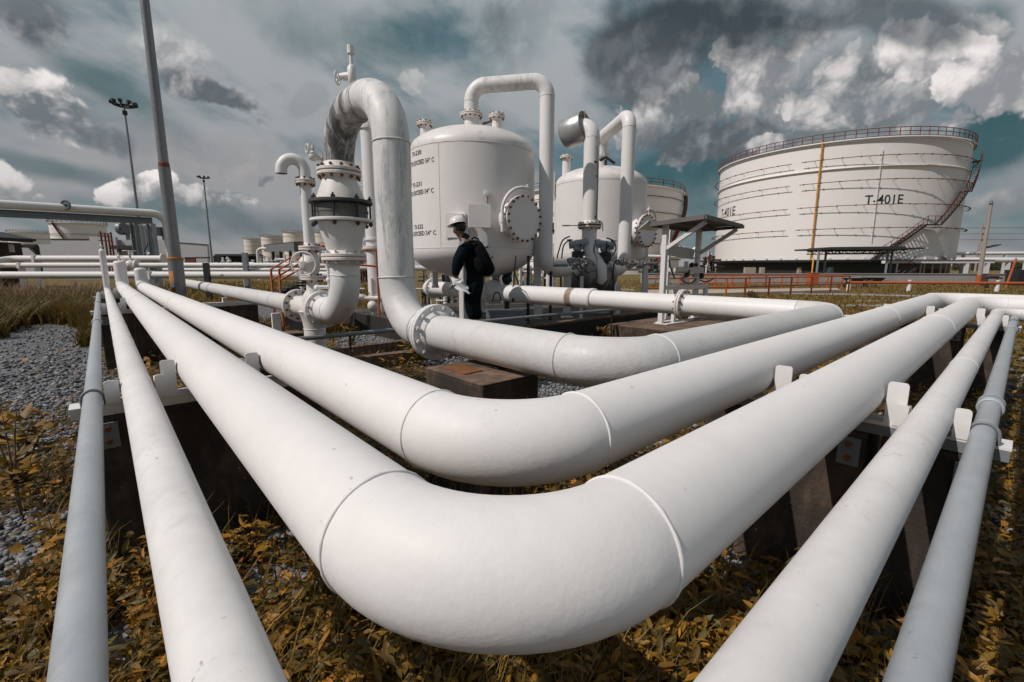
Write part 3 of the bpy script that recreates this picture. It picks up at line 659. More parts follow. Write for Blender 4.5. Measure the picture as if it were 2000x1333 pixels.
# ================================================================== MANIFOLD BETWEEN THE VESSELS
zM = 1.29; L1 = Vector((6.06, 5.87, 0)); L2 = Vector((8.51, 5.87, 0)); CV = Vector((7.30, 5.87, 0))
l1 = thing('vessel_loop_pipe', 'white pipe arching from the nearer vessel top down to the left of the drum valve', 'pipe', (L1.x, L1.y, zM))
pipe(l1, [(V1.x, V1.y, 4.06), (V1.x, V1.y, 4.50), (L1.x, L1.y, 4.50), (L1.x, L1.y, zM), (CV.x - .3, L1.y, zM)], .128, [.26, .26, .26], ['white_plain', 'dirty_lite', 'white_plain', 'white_plain'], 'white_plain', 40, .005)
MB().box((L1.x + .06, L1.y - .13, 2.06), (.025, .004, .13), X).prism([(L1.x + .03, L1.y - .134, 2.0), (L1.x + .09, L1.y - .134, 2.0), (L1.x + .06, L1.y - .134, 1.91)], .004, -Y).build('flow_arrow', 'text', l1)
l2 = thing('vessel_loop_pipe', 'white pipe arching from the farther vessel top down to the right of the drum valve', 'pipe', (L2.x, L2.y, zM))
pipe(l2, [(V2.x, V2.y, 4.06), (V2.x, V2.y, 4.46), (L2.x, L2.y, 4.46), (L2.x, L2.y, zM), (CV.x + .4, L2.y, zM)], .140, [.26, .26, .26], 'white_plain', 'white_plain', 40, .005)
for nm, z in (('flow_arrow', 1.85),): MB().box((L2.x + .05, L2.y - .142, z + .09), (.025, .004, .12), X).prism([(L2.x + .02, L2.y - .146, z + .03), (L2.x + .08, L2.y - .146, z + .03), (L2.x + .05, L2.y - .146, z - .06)], .004, -Y).build(nm, 'text', l2)
cp = thing('relief_pipe', 'white upright pipe bending at the top into a round aluminium cowl', 'pipe', (CV.x, CV.y, 2.2))
bd = (-RGT * .80 + FWD * .60 - Z * .02).normalized(); ztop = 4.03
pipe(cp, [(CV.x, CV.y, 2.2), (CV.x, CV.y, ztop), Vector((CV.x, CV.y, ztop)) + bd * .42], .150, [.24], 'white_plain', None, 40, .005)
bc = Vector((CV.x, CV.y, ztop - .0)) + bd * .14; bd2 = (bd - Z * .16).normalized()
cw = MB().lathe([(.275, 0), (.282, .01), (.282, .44), (.26, .47), (.001, .475)], bc, bd2, 40, True, False); cw.lathe([(.282, .01), (.262, .012), (.262, .44), (.001, .445)], bc, bd2, 40, True, False); cw.torus(bc + bd2 * .012, bd2, .277, .009, 40, 6)
cw.build('cowl', 'alu', cp)
MB().bar(bc + Z * .28 + bd * .05, bc + Z * .13 + bd * .05, .05, .03).build('cowl_bracket', 'alu', cp)
flange(cp, (CV.x, CV.y, 2.15), Z, .15, .235, .026, 14, .013, 'white_rusty', 'rust', .03, hub=.05, gmat='rust')
pd = -RGT; pq = Vector((CV.x, CV.y, 2.15)) + pd * .2
MB().bar(pq, pq + pd * .2, .05, .016, up=Z).lathe([(.09, -.008), (.09, .008)], pq + pd * .26, Z, 20).build('spectacle_plate', 'white_rusty', cp)
vv = thing('actuated_valve', 'dark steel drum valve with two blue grey actuators and black hoses between the vessels', 'valve', (CV.x, CV.y, SL))
dr = MB().lathe([(.13, -.40), (.29, -.37), (.31, -.35), (.31, -.12), (.27, -.10)], (CV.x, CV.y - .02, 1.2), X, 44, True).lathe([(.27, .08), (.345, .12), (.35, .14), (.35, .30), (.355, .31), (.355, .33), (.35, .34), (.34, .44), (.29, .46), (.15, .48)], (CV.x, CV.y - .05, 1.17), X, 44, True)
dr.build('drum', 'cast', vv)
MB().lathe([(.15, .0), (.145, -.1), (.15, -.3)], (CV.x, CV.y, 2.08), Z, 36, True).tube([(CV.x, CV.y, 1.8), (CV.x, CV.y - .08, 1.55), (CV.x + .02, CV.y - .27, 1.32), (CV.x + .02, CV.y - .30, 1.1), (CV.x + .02, CV.y - .28, 1.02)], [.15, .15, .135, .125, .06], 28).build('yoke', 'white_plain', vv)
for sx, tz in ((-1, 1.80), (1, 1.78)):
    o = Vector((CV.x, CV.y - .10, tz)) + RGT * (.30 if sx < 0 else .24) * sx
    m = MB().lathe([(.02, -.17), (.085, -.17), (.085, -.12), (.06, -.10), (.075, -.05), (.075, .1), (.09, .12), (.09, .2), (.02, .2)], o, (RGT * -sx + Z * .12).normalized(), 24, True)
    m.ball(o - Z * .08, .1, sc=(1, 1, .9)).lathe([(.055, -.05), (.055, .13)], o - Z * .03, -FWD * .8 + RGT * .2, 20, True).lathe([(.06, 0), (.06, .02)], o + RGT * sx * .16 + Z * .06, Z, 12)
    ac = m.build('actuator', 'blue_grey', vv)
    MB().box(o - Z * .24, (.22, .16, .18), RGT, None, .012).build('control_box', 'dark', vv)
    MB().tube([o - Z * .04 - FWD * .13 + RGT * .03, o - Z * .04 - FWD * .15 + RGT * .03], .03, 14).build('dial', 'dark', vv)
# instrument cylinder and fittings in front of the left stub
o = atD(1082, 515, 8.15); MB().tube([o, o + RGT * .24 + FWD * .03], .058, 24).lathe([(.06, -.01), (.06, .012)], o, RGT, 24).build('pressure_switch', 'alu', vv)
m = MB(); o2 = o + RGT * .28
rq = random.Random(9)
for k, (a, b_, r_) in enumerate(((0, .03, .05), (.07, .08, .03), (.12, -.01, .055), (.18, .07, .03), (.23, -.03, .045), (.29, .02, .05), (.17, -.12, .03), (.08, -.07, .035), (.26, .1, .03))):
    d_ = Vector((rq.uniform(-1, 1), rq.uniform(-1, 1), rq.uniform(-1, 1))).normalized(); q_ = o2 + RGT * a + Z * b_; m.lathe([(r_ * .55, -r_ * 1.3), (r_, -r_ * 1.1), (r_, r_ * .2), (r_ * .6, r_ * .4), (r_ * .6, r_ * 1.4)], q_, d_, 10).tube([q_, o2 + RGT * (a + .09) + Z * (b_ - .02)], .018, 8)
m.build('valve_fittings', 'cast', vv)
o3 = atD(1213, 515, 9.1); m = MB()
for a, b_, r_ in ((0, .02, .05), (.08, .06, .05), (.15, -.02, .045), (.22, .05, .035), (.3, .02, .05), (.37, -.01, .04), (.46, .01, .04)):
    d_ = Vector((rq.uniform(-1, 1), rq.uniform(-1, 1), rq.uniform(-1, 1))).normalized(); m.lathe([(r_ * .55, -r_ * 1.3), (r_, -r_ * 1.1), (r_, r_ * .2), (r_ * .6, r_ * .4), (r_ * .6, r_ * 1.4)], o3 + RGT * a + Z * b_, d_, 10)
m.tube([o3 - RGT * .1, o3 + RGT * .7], .03, 10).tube([o3 + RGT * .3 - Z * .03, o3 + RGT * .42 - Z * .03], .07, 14); m.build('valve_fittings', 'cast', vv)
def hose(pts, r, root, mat='rubber', name='hose'):
    P = [Vector(p) for p in pts]; out = []; n = len(P)
    for i in range(n - 1):
        a, b_, c_, d = P[max(i - 1, 0)], P[i], P[i + 1], P[min(i + 2, n - 1)]
        for k in range(6):
            t = k / 6; out.append(.5 * ((2 * b_) + (c_ - a) * t + (2 * a - 5 * b_ + 4 * c_ - d) * t * t + (3 * b_ - a - 3 * c_ + d) * t ** 3))
    out.append(P[-1]); return MB().tube(out, r, 8).build(name, mat, root)
H = lambda L: [atD(x, y, d) for x, y, d in L]
hose(H([(1113, 462, 8.9), (1099, 470, 8.9), (1091, 492, 9), (1088, 505, 9.1)]), .013, vv)
hose(H([(1114, 468, 8.9), (1101, 480, 8.9), (1097, 505, 9)]), .013, vv)
hose(H([(1184, 465, 9), (1198, 471, 9), (1203, 486, 9), (1195, 500, 9.1), (1180, 510, 9.1)]), .013, vv)
hose(H([(1185, 472, 9), (1184, 490, 9), (1176, 502, 9.1)]), .013, vv)
hose(H([(1163, 470, 8.8), (1160, 490, 8.7), (1165, 505, 8.6), (1163, 525, 8.5), (1148, 532, 8.5), (1140, 526, 8.5)]), .014, vv)
hose(H([(1138, 508, 8.5), (1143, 512, 8.45), (1139, 522, 8.5)]), .012, vv)
hose(H([(1118, 532, 8.7), (1150, 566, 8.7), (1160, 545, 8.8)]), .012, vv)
hose(H([(1198, 590, 9.1), (1198, 530, 9.1), (1202, 512, 9.1), (1211, 508, 9.1)]), .014, vv)
tb = atD(1166, 285, 9.05); hose([tb, atD(1167, 345, 9.05), atD(1165, 430, 9.05)], .012, vv, 'cast', 'tubing')
hose(H([(1164, 427, 9.05), (1168, 431, 9.05), (1176, 436, 9.05), (1177, 452, 9.05)]), .009, vv, 'cast', 'tubing')
MB().ball(atD(1163, 316, 9.05), .03).ball(atD(1166, 344, 9.05), .025).ball(atD(1164, 424, 9.05), .03).build('tube_fitting', 'cast', vv)
for px, D, w, top in ((1108, 8.75, .145, 1.2), (1136, 8.5, .06, 1.18), (1208, 9.3, .1, .98)):
    q = atD(px, 560, D); q.z = 0; MB().bar(q + Z * SL, q + Z * top, w, .012, up=FWD).bar(q + RGT * w * .45 + FWD * w * .4 + Z * SL, q + RGT * w * .45 + FWD * w * .4 + Z * top, w * .8, .012, up=RGT).box(q + Z * (SL + .01), (w * 1.5, w * 1.5, .02), RGT).build('support_post', 'grey_white', vv)
q = atD(1172, 560, 9.5); q.z = 0; MB().box(q + Z * .66, (.5, .06, .55), RGT).build('support_post', 'grey_white', vv)
# thin dark posts and hoses below the nearer vessel, junction box at the foot
for i, (px, y0, y1, D, lb) in enumerate(((1032, 500, 610, 7.9, 'thin black post under the nearer vessel, left of its front right leg'), (1076, 530, 612, 8.4, 'thin black post below the bend of the nearer loop pipe'), (1198, 532, 590, 9.4, 'blue grey post right of the drum valve'))):
    a = atD(px, y0, D); b_ = Vector((a.x, a.y, SL)); MB().tube([b_, a], .028 if i < 2 else .04, 10).lathe([(.05, 0), (.05, .02)], b_, Z, 10).top('instrument_post', 'dark' if i < 2 else 'steel_grey', lb, 'post')
jb = thing('cable_tray_box', 'dark steel box on the pad below the nearer vessel with black cables looping out', 'cable box', atD(985, 600, 7.5))
o = atD(987, 600, 7.55); o.z = SL + .14; MB().box(o, (.62, .3, .26), RGT, None, .01).build('box_body', 'steel_grey', jb)
for pts in ([(962, 590, 7.6), (966, 574, 7.6), (975, 573, 7.6), (979, 588, 7.6)], [(1000, 590, 7.6), (1010, 563, 7.6), (1024, 558, 7.6), (1030, 566, 7.8)], [(1002, 590, 7.6), (1012, 574, 7.6), (1022, 576, 7.6), (1028, 590, 7.8)], [(1001, 590, 7.6), (1003, 545, 7.7), (1008, 500, 7.8)], [(1009, 512, 8.2), (1005, 530, 8.2), (1013, 556, 8.2)]):
    hose(H(pts), .011, jb)
bp = atD(990, 552, 8.6); MB().tube([Vector((bp.x, bp.y, SL)), Vector((bp.x, bp.y, 1.2))], .05, 12).ball(Vector((bp.x, bp.y, 1.12)), .10).box(Vector((bp.x, bp.y, 1.25)), (.2, .12, .1), RGT).top('hydrant', 'green', 'dark teal valve post under the nearer vessel behind the cable box', 'valve post')

# ================================================================== INSTRUMENT STAND
bk = thing('stand_plinth', 'brown concrete plinth under the roofed instrument stand', 'concrete plinth', (8, 4.3, 0))
MB().box((8.1, 4.25, .10), (2.6, 1.5, .42), X, None, .014).build('plinth_body', 'plinth', bk)
MB().box((8.1, 4.25, .311), (2.59, 1.49, .006), X).build('plinth_top', 'plinth_top', bk)
st = thing('instrument_stand', 'white steel frame stand with a sloping grey canopy on two braces', 'instrument stand', (8.2, 4.3, .31))
S0 = Vector((7.57, 4.37, .315)); S1 = Vector((8.92, 4.42, .315))
def post(p, top, w=.085, name='post'): return MB().bar(p, Vector((p.x, p.y, top)), w, w, up=Y).build(name, 'white_plain', st)
post(S0, 2.10); post(S1, 2.07); post(S0 + Vector((.75, .35, 0)), 2.05, .07)
post(S0 + Vector((.42, -.02, 0)), .98, .075); post(S0 + Vector((.85, .02, 0)), 1.45, .06); post(S1 + Vector((.22, -.1, 0)), .98, .075)
MB().bar(S0 + Vector((0, -.01, .66)), S0 + Vector((.46, -.03, .66)), .075).bar(S0 + Vector((.46, .02, .645)), S1 + Vector((.24, -.1, .645)), .07).build('cross_rail', 'white_plain', st)
MB().bar(S0 + Vector((0, -.09, .0)), S0 + Vector((.0, .12, .0)), .1, .012).bar(S0 + Vector((-.12, -.14, .012)), S0 + Vector((.62, -.16, .012)), .09, .014).bar(S0 + Vector((.05, .1, .012)), S0 + Vector((1.5, .05, .012)), .09, .014).build('base_frame', 'white_plain', st)
cl = .72; A0 = S0 + Vector((-.16, .22, 1.80)); A1 = S1 + Vector((.12, .22, 1.78)); B0 = S0 + Vector((-.16, -cl - .06, 1.86)); B1 = S1 + Vector((.12, -cl - .06, 1.80))
MB().prism([A0, A1, B1, B0], .018, Z).build('canopy', 'canopy', st)
MB().prism([A0 + Vector((-.06, .2, -.10)), A0 + Vector((.5, .2, -.10)), A0 + Vector((.5, .0, .035)), A0 + Vector((-.06, .0, .035))], .015, Z).build('canopy_flap', 'white_plain', st)
m = MB(); dz = Vector((0, 0, -.045))
for a, b_ in ((A0, A1), (B0, B1), (A0, B0), (A1, B1)): m.bar(a + dz * .7, b_ + dz * .7, .05, .055, up=Z)
m.bar(A0.lerp(B0, .5) + dz, A1.lerp(B1, .5) + dz, .04, .06, up=Z).build('canopy_frame', 'canopy', st)
MB().bar(S0 + Vector((0, -.04, 1.36)), S0 + Vector((0, -cl, 1.77)), .06, .06).build('brace', 'white_plain', st)
MB().bar(S1 + Vector((0, -.04, 1.30)), S1 + Vector((0, -cl, 1.72)), .06, .06).build('brace', 'grey_white', st)
MB().bar(S0 + Vector((.05, .1, 1.36)), S1 + Vector((0, .1, 1.28)), .03, .2, up=Z).build('back_board', 'grey_white', st)
MB().box(S0.lerp(S1, .45) + Vector((0, .05, .98)), (.5, .3, .07), X).box(S0.lerp(S1, .85) + Vector((0, .05, .96)), (.55, .3, .1), X).build('shelf', 'grey_white', st)
m = MB()
for k in range(9):
    m.ball(S0.lerp(S1, .55 + .55 * random.random()) + Vector((0, random.uniform(-.1, .1), .84 + .3 * random.random() * (1 if k > 4 else .3))), random.uniform(.035, .07), 8, 6)
m.build('instruments', 'dark', st)
for pts in ([(1347, 517, 8.9), (1345, 535, 8.7), (1331, 545, 8.5), (1339, 553, 8.5), (1352, 552, 8.6), (1360, 545, 8.6)], [(1366, 547, 8.8), (1380, 551, 8.8), (1393, 545, 8.8)], [(1306, 508, 8.4), (1311, 527, 8.4), (1318, 545, 8.4)]): hose(H(pts), .012, st, name='cable')
# ================================================================== WORKER
def skin(name, verts, edges, radii, mat, parent, sub=2, rootv=0):
    """one continuous tapering surface grown round a joint graph; verts are world points"""
    off = world_loc(parent)
    me = bpy.data.meshes.new(name); me.from_pydata([tuple(Vector(v) - off) for v in verts], edges, []); o = bpy.data.objects.new(name, me); COL.objects.link(o)
    md = o.modifiers.new('skin', 'SKIN'); md.use_smooth_shade = True; md.branch_smoothing = .6
    for i, r in enumerate(radii):
        sv = me.skin_vertices[0].data[i]; sv.radius = r if isinstance(r, tuple) else (r, r); sv.use_root = (i == rootv)
    s = o.modifiers.new('sub', 'SUBSURF'); s.levels = sub; s.render_levels = sub
    dg = bpy.context.evaluated_depsgraph_get(); dg.update(); m2 = bpy.data.meshes.new_from_object(o.evaluated_get(dg)); bpy.data.objects.remove(o)
    m2.name = name; m2.materials.clear(); m2.materials.append(M[mat]); m2.polygons.foreach_set('use_smooth', [True] * len(m2.polygons))
    o = bpy.data.objects.new(name, m2); COL.objects.link(o); o.parent = parent; return o
M['cloth'] = paint('navy_green_cloth', (.005, .011, .0135), .9, .35, spec=.08, bump=.4, bscale=28)
M['trouser'] = paint('navy_cloth', (.008, .012, .018), .85, .35, bump=.4, bscale=28)
M['bag'] = paint('black_bag_fabric', (.005, .005, .0065), .85, .3, spec=.12, bump=.5, bscale=40)
M['skin'] = paint('brown_skin', (.16, .085, .055), .5, .1)
M['hair'] = paint('black_hair', (.008, .007, .007), .6, .2)
M['helmet'] = paint('white_helmet', (.72, .67, .65), .3, .04)
M['paper'] = paint('white_paper', (.74, .74, .75), .7, .05)
M['glove'] = paint('grey_white_glove', (.55, .54, .52), .8, .1)
M['reflect'] = paint('reflective_strip', (.42, .48, .52), .5, .1)
PD = 7.0; pf = onZ(925, 633, SL)
pp = lambda x, y, o=0.: atD(x, y, PD + o)
man = thing('person', 'worker in dark coveralls and white hard hat leaning forward, papers in hand', 'person', (pf.x, pf.y, SL))
# joints (near side = his left, towards the viewer); 'o' pushes away from the viewer
J = {}
def j(n, x, y, o): J[n] = pp(x, y, o)
j('hip', 930, 541, .05); j('waist', 924, 520, .05); j('chest', 916, 492, .05); j('neck0', 908, 472, .05); j('neck1', 902, 462, .05); j('head0', 897, 452, .05); j('head1', 895, 443, .05)
j('shL', 909, 479, -.14); j('elL', 893, 512, -.2); j('wrL', 889, 541, -.16); j('haL', 888, 552, -.14)
j('shR', 913, 477, .24); j('elR', 902, 508, .3); j('wrR', 893, 532, .2); j('haR', 893, 540, .14)
j('hpL', 929, 548, -.06); j('knL', 917, 586, -.07); j('anL', 925, 626, -.05); j('toL', 911, 631, -.05)
j('hpR', 932, 548, .16); j('knR', 926, 588, .17); j('anR', 934, 625, .18); j('toR', 921, 629, .18)
names = list(J); ix = {n: i for i, n in enumerate(names)}
E_ = [('hip', 'waist'), ('waist', 'chest'), ('chest', 'neck0'), ('neck0', 'neck1'), ('neck1', 'head0'), ('head0', 'head1'), ('neck0', 'shL'), ('shL', 'elL'), ('elL', 'wrL'), ('wrL', 'haL'), ('neck0', 'shR'), ('shR', 'elR'), ('elR', 'wrR'), ('wrR', 'haR'),
      ('hip', 'hpL'), ('hpL', 'knL'), ('knL', 'anL'), ('anL', 'toL'), ('hip', 'hpR'), ('hpR', 'knR'), ('knR', 'anR'), ('anR', 'toR')]
Rb = dict(hip=.12, waist=.115, chest=.125, neck0=.07, neck1=.05, head0=.095, head1=.105, shL=.055, elL=.042, wrL=.03, haL=.03, shR=.055, elR=.042, wrR=.03, haR=.03, hpL=.085, knL=.056, anL=.04, toL=.03, hpR=.085, knR=.056, anR=.04, toR=.03)
edges = [(ix[a], ix[b]) for a, b in E_]
skin('body', [J[n] for n in names], edges, [Rb[n] for n in names], 'skin', man)
# coverall: slightly larger shell, stops at neck, wrists and ankles
cn = [n for n in names if n not in ('neck1', 'head0', 'head1', 'haL', 'haR', 'toL', 'toR')]; cx = {n: i for i, n in enumerate(cn)}
Rc = dict(Rb); Rc.update(hip=.20, waist=.185, chest=.19, neck0=.11, shL=.105, elL=.085, wrL=.058, shR=.095, elR=.066, wrR=.05, hpL=.135, knL=.105, anL=.08, hpR=.135, knR=.105, anR=.08)
skin('coverall', [J[n] for n in cn], [(cx[a], cx[b]) for a, b in E_ if a in cx and b in cx], [Rc[n] for n in cn], 'cloth', man)
for s_ in 'LR':
    a, t = J['an' + s_], J['to' + s_]; a = Vector((a.x, a.y, SL + .07)); t = Vector((t.x, t.y, SL + .045)); d = (t - a); d.z = 0; d.normalize()
    MB().tube([a - d * .06 - Z * .015, a, a.lerp(t, .6) - Z * .005, t, t + d * .04 - Z * .01], [.045, .056, .05, .045, .02], 14).box(a.lerp(t, .5) - Z * .055 + d * 0, (.27, .09, .025), d).build('shoe', 'bag', man)
fd = (-RGT * .86 + FWD * .35 - Z * .36).normalized(); hc = J['head1'] + Z * .0
# face: nose, eyes, mouth, ears on the head
sd = fd.cross(Z).normalized(); hd_ = hc - Z * .025
MB().ball(hd_ + fd * .076 - Z * .02, .02, 10, 8).build('nose', 'skin', man)
for s_ in (-1, 1):
    MB().ball(hd_ + fd * .068 + sd * .03 * s_ + Z * .012, .011, 8, 6).build('eye', 'dark', man)
    MB().ball(hd_ - sd * .083 * s_ - Z * .01, .022, 8, 6, (.6, .8, 1.2)).build('ear', 'skin', man)
MB().bar(hd_ + fd * .062 - Z * .05 - sd * .02, hd_ + fd * .062 - Z * .05 + sd * .02, .01).build('mouth', 'redbrown', man)
MB().ball(hc - fd * .034 - Z * .02, .094, 16, 10, (1, 1, 1.0)).build('hair', 'hair', man)
MB().tube([J['neck1'] - fd * .02, J['neck0'] - fd * .03 + Z * .02], [.06, .075], 14).build('collar', 'cloth', man)
# helmet: dome, brim, peak
hu = (Z * .93 + RGT * .12 - fd * .0 + fd * .28).normalized(); hu = (hu - fd * hu.dot(fd) * .4).normalized(); ho = hc + hu * .035; n = 10
hm = MB().lathe([(.128 * math.cos(PI / 2 * k / n), .012 + .115 * math.sin(PI / 2 * k / n)) for k in range(n + 1)], ho, hu, 28, True, False).lathe([(.118, .0), (.138, -.004), (.138, .005), (.127, .014)], ho, hu, 28, True, False)
fw = (fd - hu * fd.dot(hu)).normalized(); sw = hu.cross(fw); pk = [ho + fw * (.10 + .062 * math.cos(a)) * 1.0 + sw * .115 * math.sin(a) - hu * .004 for a in [PI * k / 12 - PI / 2 for k in range(13)]]
hm.prism(pk, .007, hu).tube([ho + fw * .10 + hu * .095, ho + hu * .131, ho - fw * .1 + hu * .09], .008, 8)
hm.build('helmet', 'helmet', man)
MB().box(pp(901.5, 474.5, -.235), (.085, .012, .035), (RGT * .8 + Z * .6), FWD).build('reflective_strip', 'reflect', man)
# gloved hands with five bent fingers round the papers
def hand(root, w, p, side, curl):
    d = (p - w).normalized(); u, v = frame(d); vs = [w, w.lerp(p, .5), p]; es = [(0, 1), (1, 2)]; rr = [(.026, .026), (.036, .02), (.036, .018)]
    for k, (o_, L) in enumerate(((-.03, .06), (-.01, .07), (.01, .066), (.028, .052))):
        a = p + v * o_ + d * .01; b_ = a + d * L * .5 + u * curl * .014; c_ = b_ + d * L * .32 + u * curl * .03; i = len(vs); vs += [a, b_, c_]; es += [(2, i), (i, i + 1), (i + 1, i + 2)]; rr += [(.011, .011), (.0105, .0105), (.008, .008)]
    a = w.lerp(p, .4) - v * .034; b_ = a - v * .022 + d * .035 + u * curl * .012; c_ = b_ + d * .03 + u * curl * .012; i = len(vs); vs += [a, b_, c_]; es += [(1, i), (i, i + 1), (i + 1, i + 2)]; rr += [(.014, .014), (.012, .012), (.009, .009)]
    return skin('glove', vs, es, rr, 'glove', root, 1, 1)
hand(man, pp(889.5, 546, -.17), pp(886, 556, -.2), 1, 1)
hand(man, pp(893, 537, .13), pp(890, 545, .1), -1, -1)
# papers: a curled sheet and a rolled one
pa = thing('paper_sheets', 'white paper sheets held folded in the gloved hand of the worker', 'papers', pp(900, 565, -.22))
def sheet(pts, o0, o1, th=.004):
    m = MB(); P = [[pp(x, y, o0 + (o1 - o0) * t + .03 * math.sin(t * 3 + x)) for t in (0, .5, 1)] for x, y in pts]
    vs = [p for r in P for p in r]; fs = []
    for i in range(len(pts) - 1):
        for k in range(2): a = i * 3 + k; fs.append((a, a + 1, a + 4, a + 3))
    n_ = len(vs); dn = Z * th; vs2 = [v - dn for v in vs]; m.add(vs + vs2, fs + [tuple(i + n_ for i in f[::-1]) for f in fs], True); return m
bmm = bmesh.new()
sh = MB(); poly = [(880, 541), (889, 544), (897, 546), (903, 537), (904, 544), (900, 553), (909, 560), (916, 571), (919, 573), (915, 575), (906, 569), (894, 567), (887, 562), (884, 553)]
front = [pp(x, y, -.19 - .04 * math.sin((x - 880) * .09) - .05 * ((y - 540) / 35)) for x, y in poly]
sh.prism(front, .006, FWD); sh.build('front_sheet', 'paper', pa)
MB().prism([pp(899, 548, -.12), pp(904, 551, -.12), pp(922, 567, -.16), pp(921, 569, -.16), pp(898, 556, -.13)], .006, FWD).build('back_sheet', 'paper', pa)
MB().tube([pp(890, 556, -.24), pp(873.5, 567, -.27)], .006, 8).top('pen', 'dark', 'thin black pen held below the worker\'s glove', 'pen')
bg = thing('backpack', 'bulky black backpack on the back of the leaning worker', 'backpack', pp(945, 505, .05))
def blob(name, c, ax, up, size, mat, parent, bev):
    return MB().box(c, size, ax, up, bev).build(name, mat, parent)
ba = (pp(951, 540) - pp(921, 472)).normalized(); bn = (RGT - ba * RGT.dot(ba)).normalized(); bs_ = ba.cross(bn)
pc_ = pp(940.5, 505, .05); bsx = bs_.normalized()
MB().sball(pc_, bn * .125, bsx * .19, ba * .275, .72).build('pack_body', 'bag', bg)
MB().sball(pp(951, 517, .04), bn * .095, bsx * .14, ba * .165, .75).build('front_pocket', 'bag', bg)
MB().sball(pp(936, 519, -.14), bn * .07, bsx * .05, ba * .13, .8).build('side_pocket', 'bag', bg)
m = MB()
for t_ in (-.12, .05): m.tube([pc_ + ba * t_ + bn * .13 - bsx * .17, pc_ + ba * t_ + bn * .165, pc_ + ba * t_ + bn * .13 + bsx * .17], .009, 6)
m.build('compression_strap', 'rubber', bg)
for o_ in (-.12, .2):
    hose([pp(927, 472, o_), pp(916, 473, o_ - .02), pp(908, 486, o_ - .04), pp(915, 508, o_ - .05), pp(936, 525, o_)], .018, bg, 'bag', 'strap')
MB().tube([pp(921, 468, .05), pp(926, 464, .05), pp(934, 467, .05), pp(936, 473, .05)], .012, 8).build('grab_handle', 'bag', bg)

# ================================================================== STORAGE TANKS
def az_range(x0, x1, R):
    a0 = math.atan((x0 - 1000) / 903); a1 = math.atan((x1 - 1000) / 903); half = (a1 - a0) / 2; return (a0 + a1) / 2, R / math.sin(half)
def polar(a, r): return FWD * (r * math.cos(a)) + RGT * (r * math.sin(a))
def rail_ring(root, c, R, z, h, a0, a1, n, mat, pr=.03, posts=True, kick=True):
    m = MB(); st_ = (a1 - a0) / n; P = [Vector((c.x + R * math.cos(a0 + st_ * k), c.y + R * math.sin(a0 + st_ * k), z)) for k in range(n + 1)]
    for hh in (h, h * .55): m.tube([p + Z * hh for p in P], pr, 6)
    if kick: m.tube([p + Z * .06 for p in P], pr * 1.3, 6)
    for p in P[::2]: m.bar(p, p + Z * h, pr * 2)
    return m.build('railing', mat, root)
a, rg = az_range(1395, 1867, 15.4); TC = polar(a, rg); TR = 15.4
zt = cyl_hit(1640, 276, TC.x, TC.y, TR).z; zb = cyl_hit(1640, 507.5, TC.x, TC.y, TR).z
tk = thing('storage_tank', 'huge white storage tank marked T-401E with a winding rust red stair', 'storage tank', (TC.x, TC.y, 0))
MB().lathe([(TR, zb), (TR, zt)], TC, Z, 160, True, False).build('shell', 'tank', tk)
MB().lathe([(TR, 0), (TR * 1.0, .02), (TR * .3, 1.2), (.01, 1.5)], Vector((TC.x, TC.y, zt - 1.2)), Z, 64, True, False).build('roof', 'tank', tk)
MB().lathe([(TR + .35, -.12), (TR + .35, .02), (TR, .05), (TR, -.3)], Vector((TC.x, TC.y, zt)), Z, 160, True, False).build('wind_girder', 'grey_white', tk)
zs = cyl_hit(1640, 329.5, TC.x, TC.y, TR).z
MB().lathe([(TR, .0), (TR + .22, .02), (TR + .22, -.08), (TR, -.14)], Vector((TC.x, TC.y, zs)), Z, 160, True, False).build('stiffener_ring', 'tank', tk)
MB().lathe([(TR - .4, 0), (TR - .4, zb - .3), (TR + .6, zb - .3), (TR + .6, zb - .02), (TR + .01, zb + .0)], TC, Z, 120, False, False).build('foundation_ring', 'rubber', tk)
face = math.atan2(-TC.y, -TC.x)      # direction of the shell facing the viewer
rail_ring(tk, TC, TR + .28, zt, 1.0, face - PI, face + PI, 176, 'redbrown', .045)
def tth(px, py): h = cyl_hit(px, py, TC.x, TC.y, TR); return unwrap(math.atan2(h.y - TC.y, h.x - TC.x), face), h.z
tgap0, _ = tth(1543, 400); tgap1, _ = tth(1560, 400)
for k, py in enumerate((311.5, 356.5, 403.6, 447.5)):
    z = cyl_hit(1640, py, TC.x, TC.y, TR).z; rr = TR + .62
    for a0, a1, n in ((face - 1.7, tgap0, 40), (tgap1, face + 1.6, 60)):
        P = [Vector((TC.x + rr * math.cos(a0 + (a1 - a0) * i / n), TC.y + rr * math.sin(a0 + (a1 - a0) * i / n), z)) for i in range(n + 1)]
        m = MB().tube(P, .045, 6)
        for p in P[3::6]: m.bar(p - Z * .05, Vector((TC.x, TC.y, z - .08)) + (p - Vector((TC.x, TC.y, z))) * ((TR) / rr), .035)
        for p in P[1::4]: m.ball(p, .1, 6, 4)
        m.build('sprinkler_ring', 'redbrown', tk)
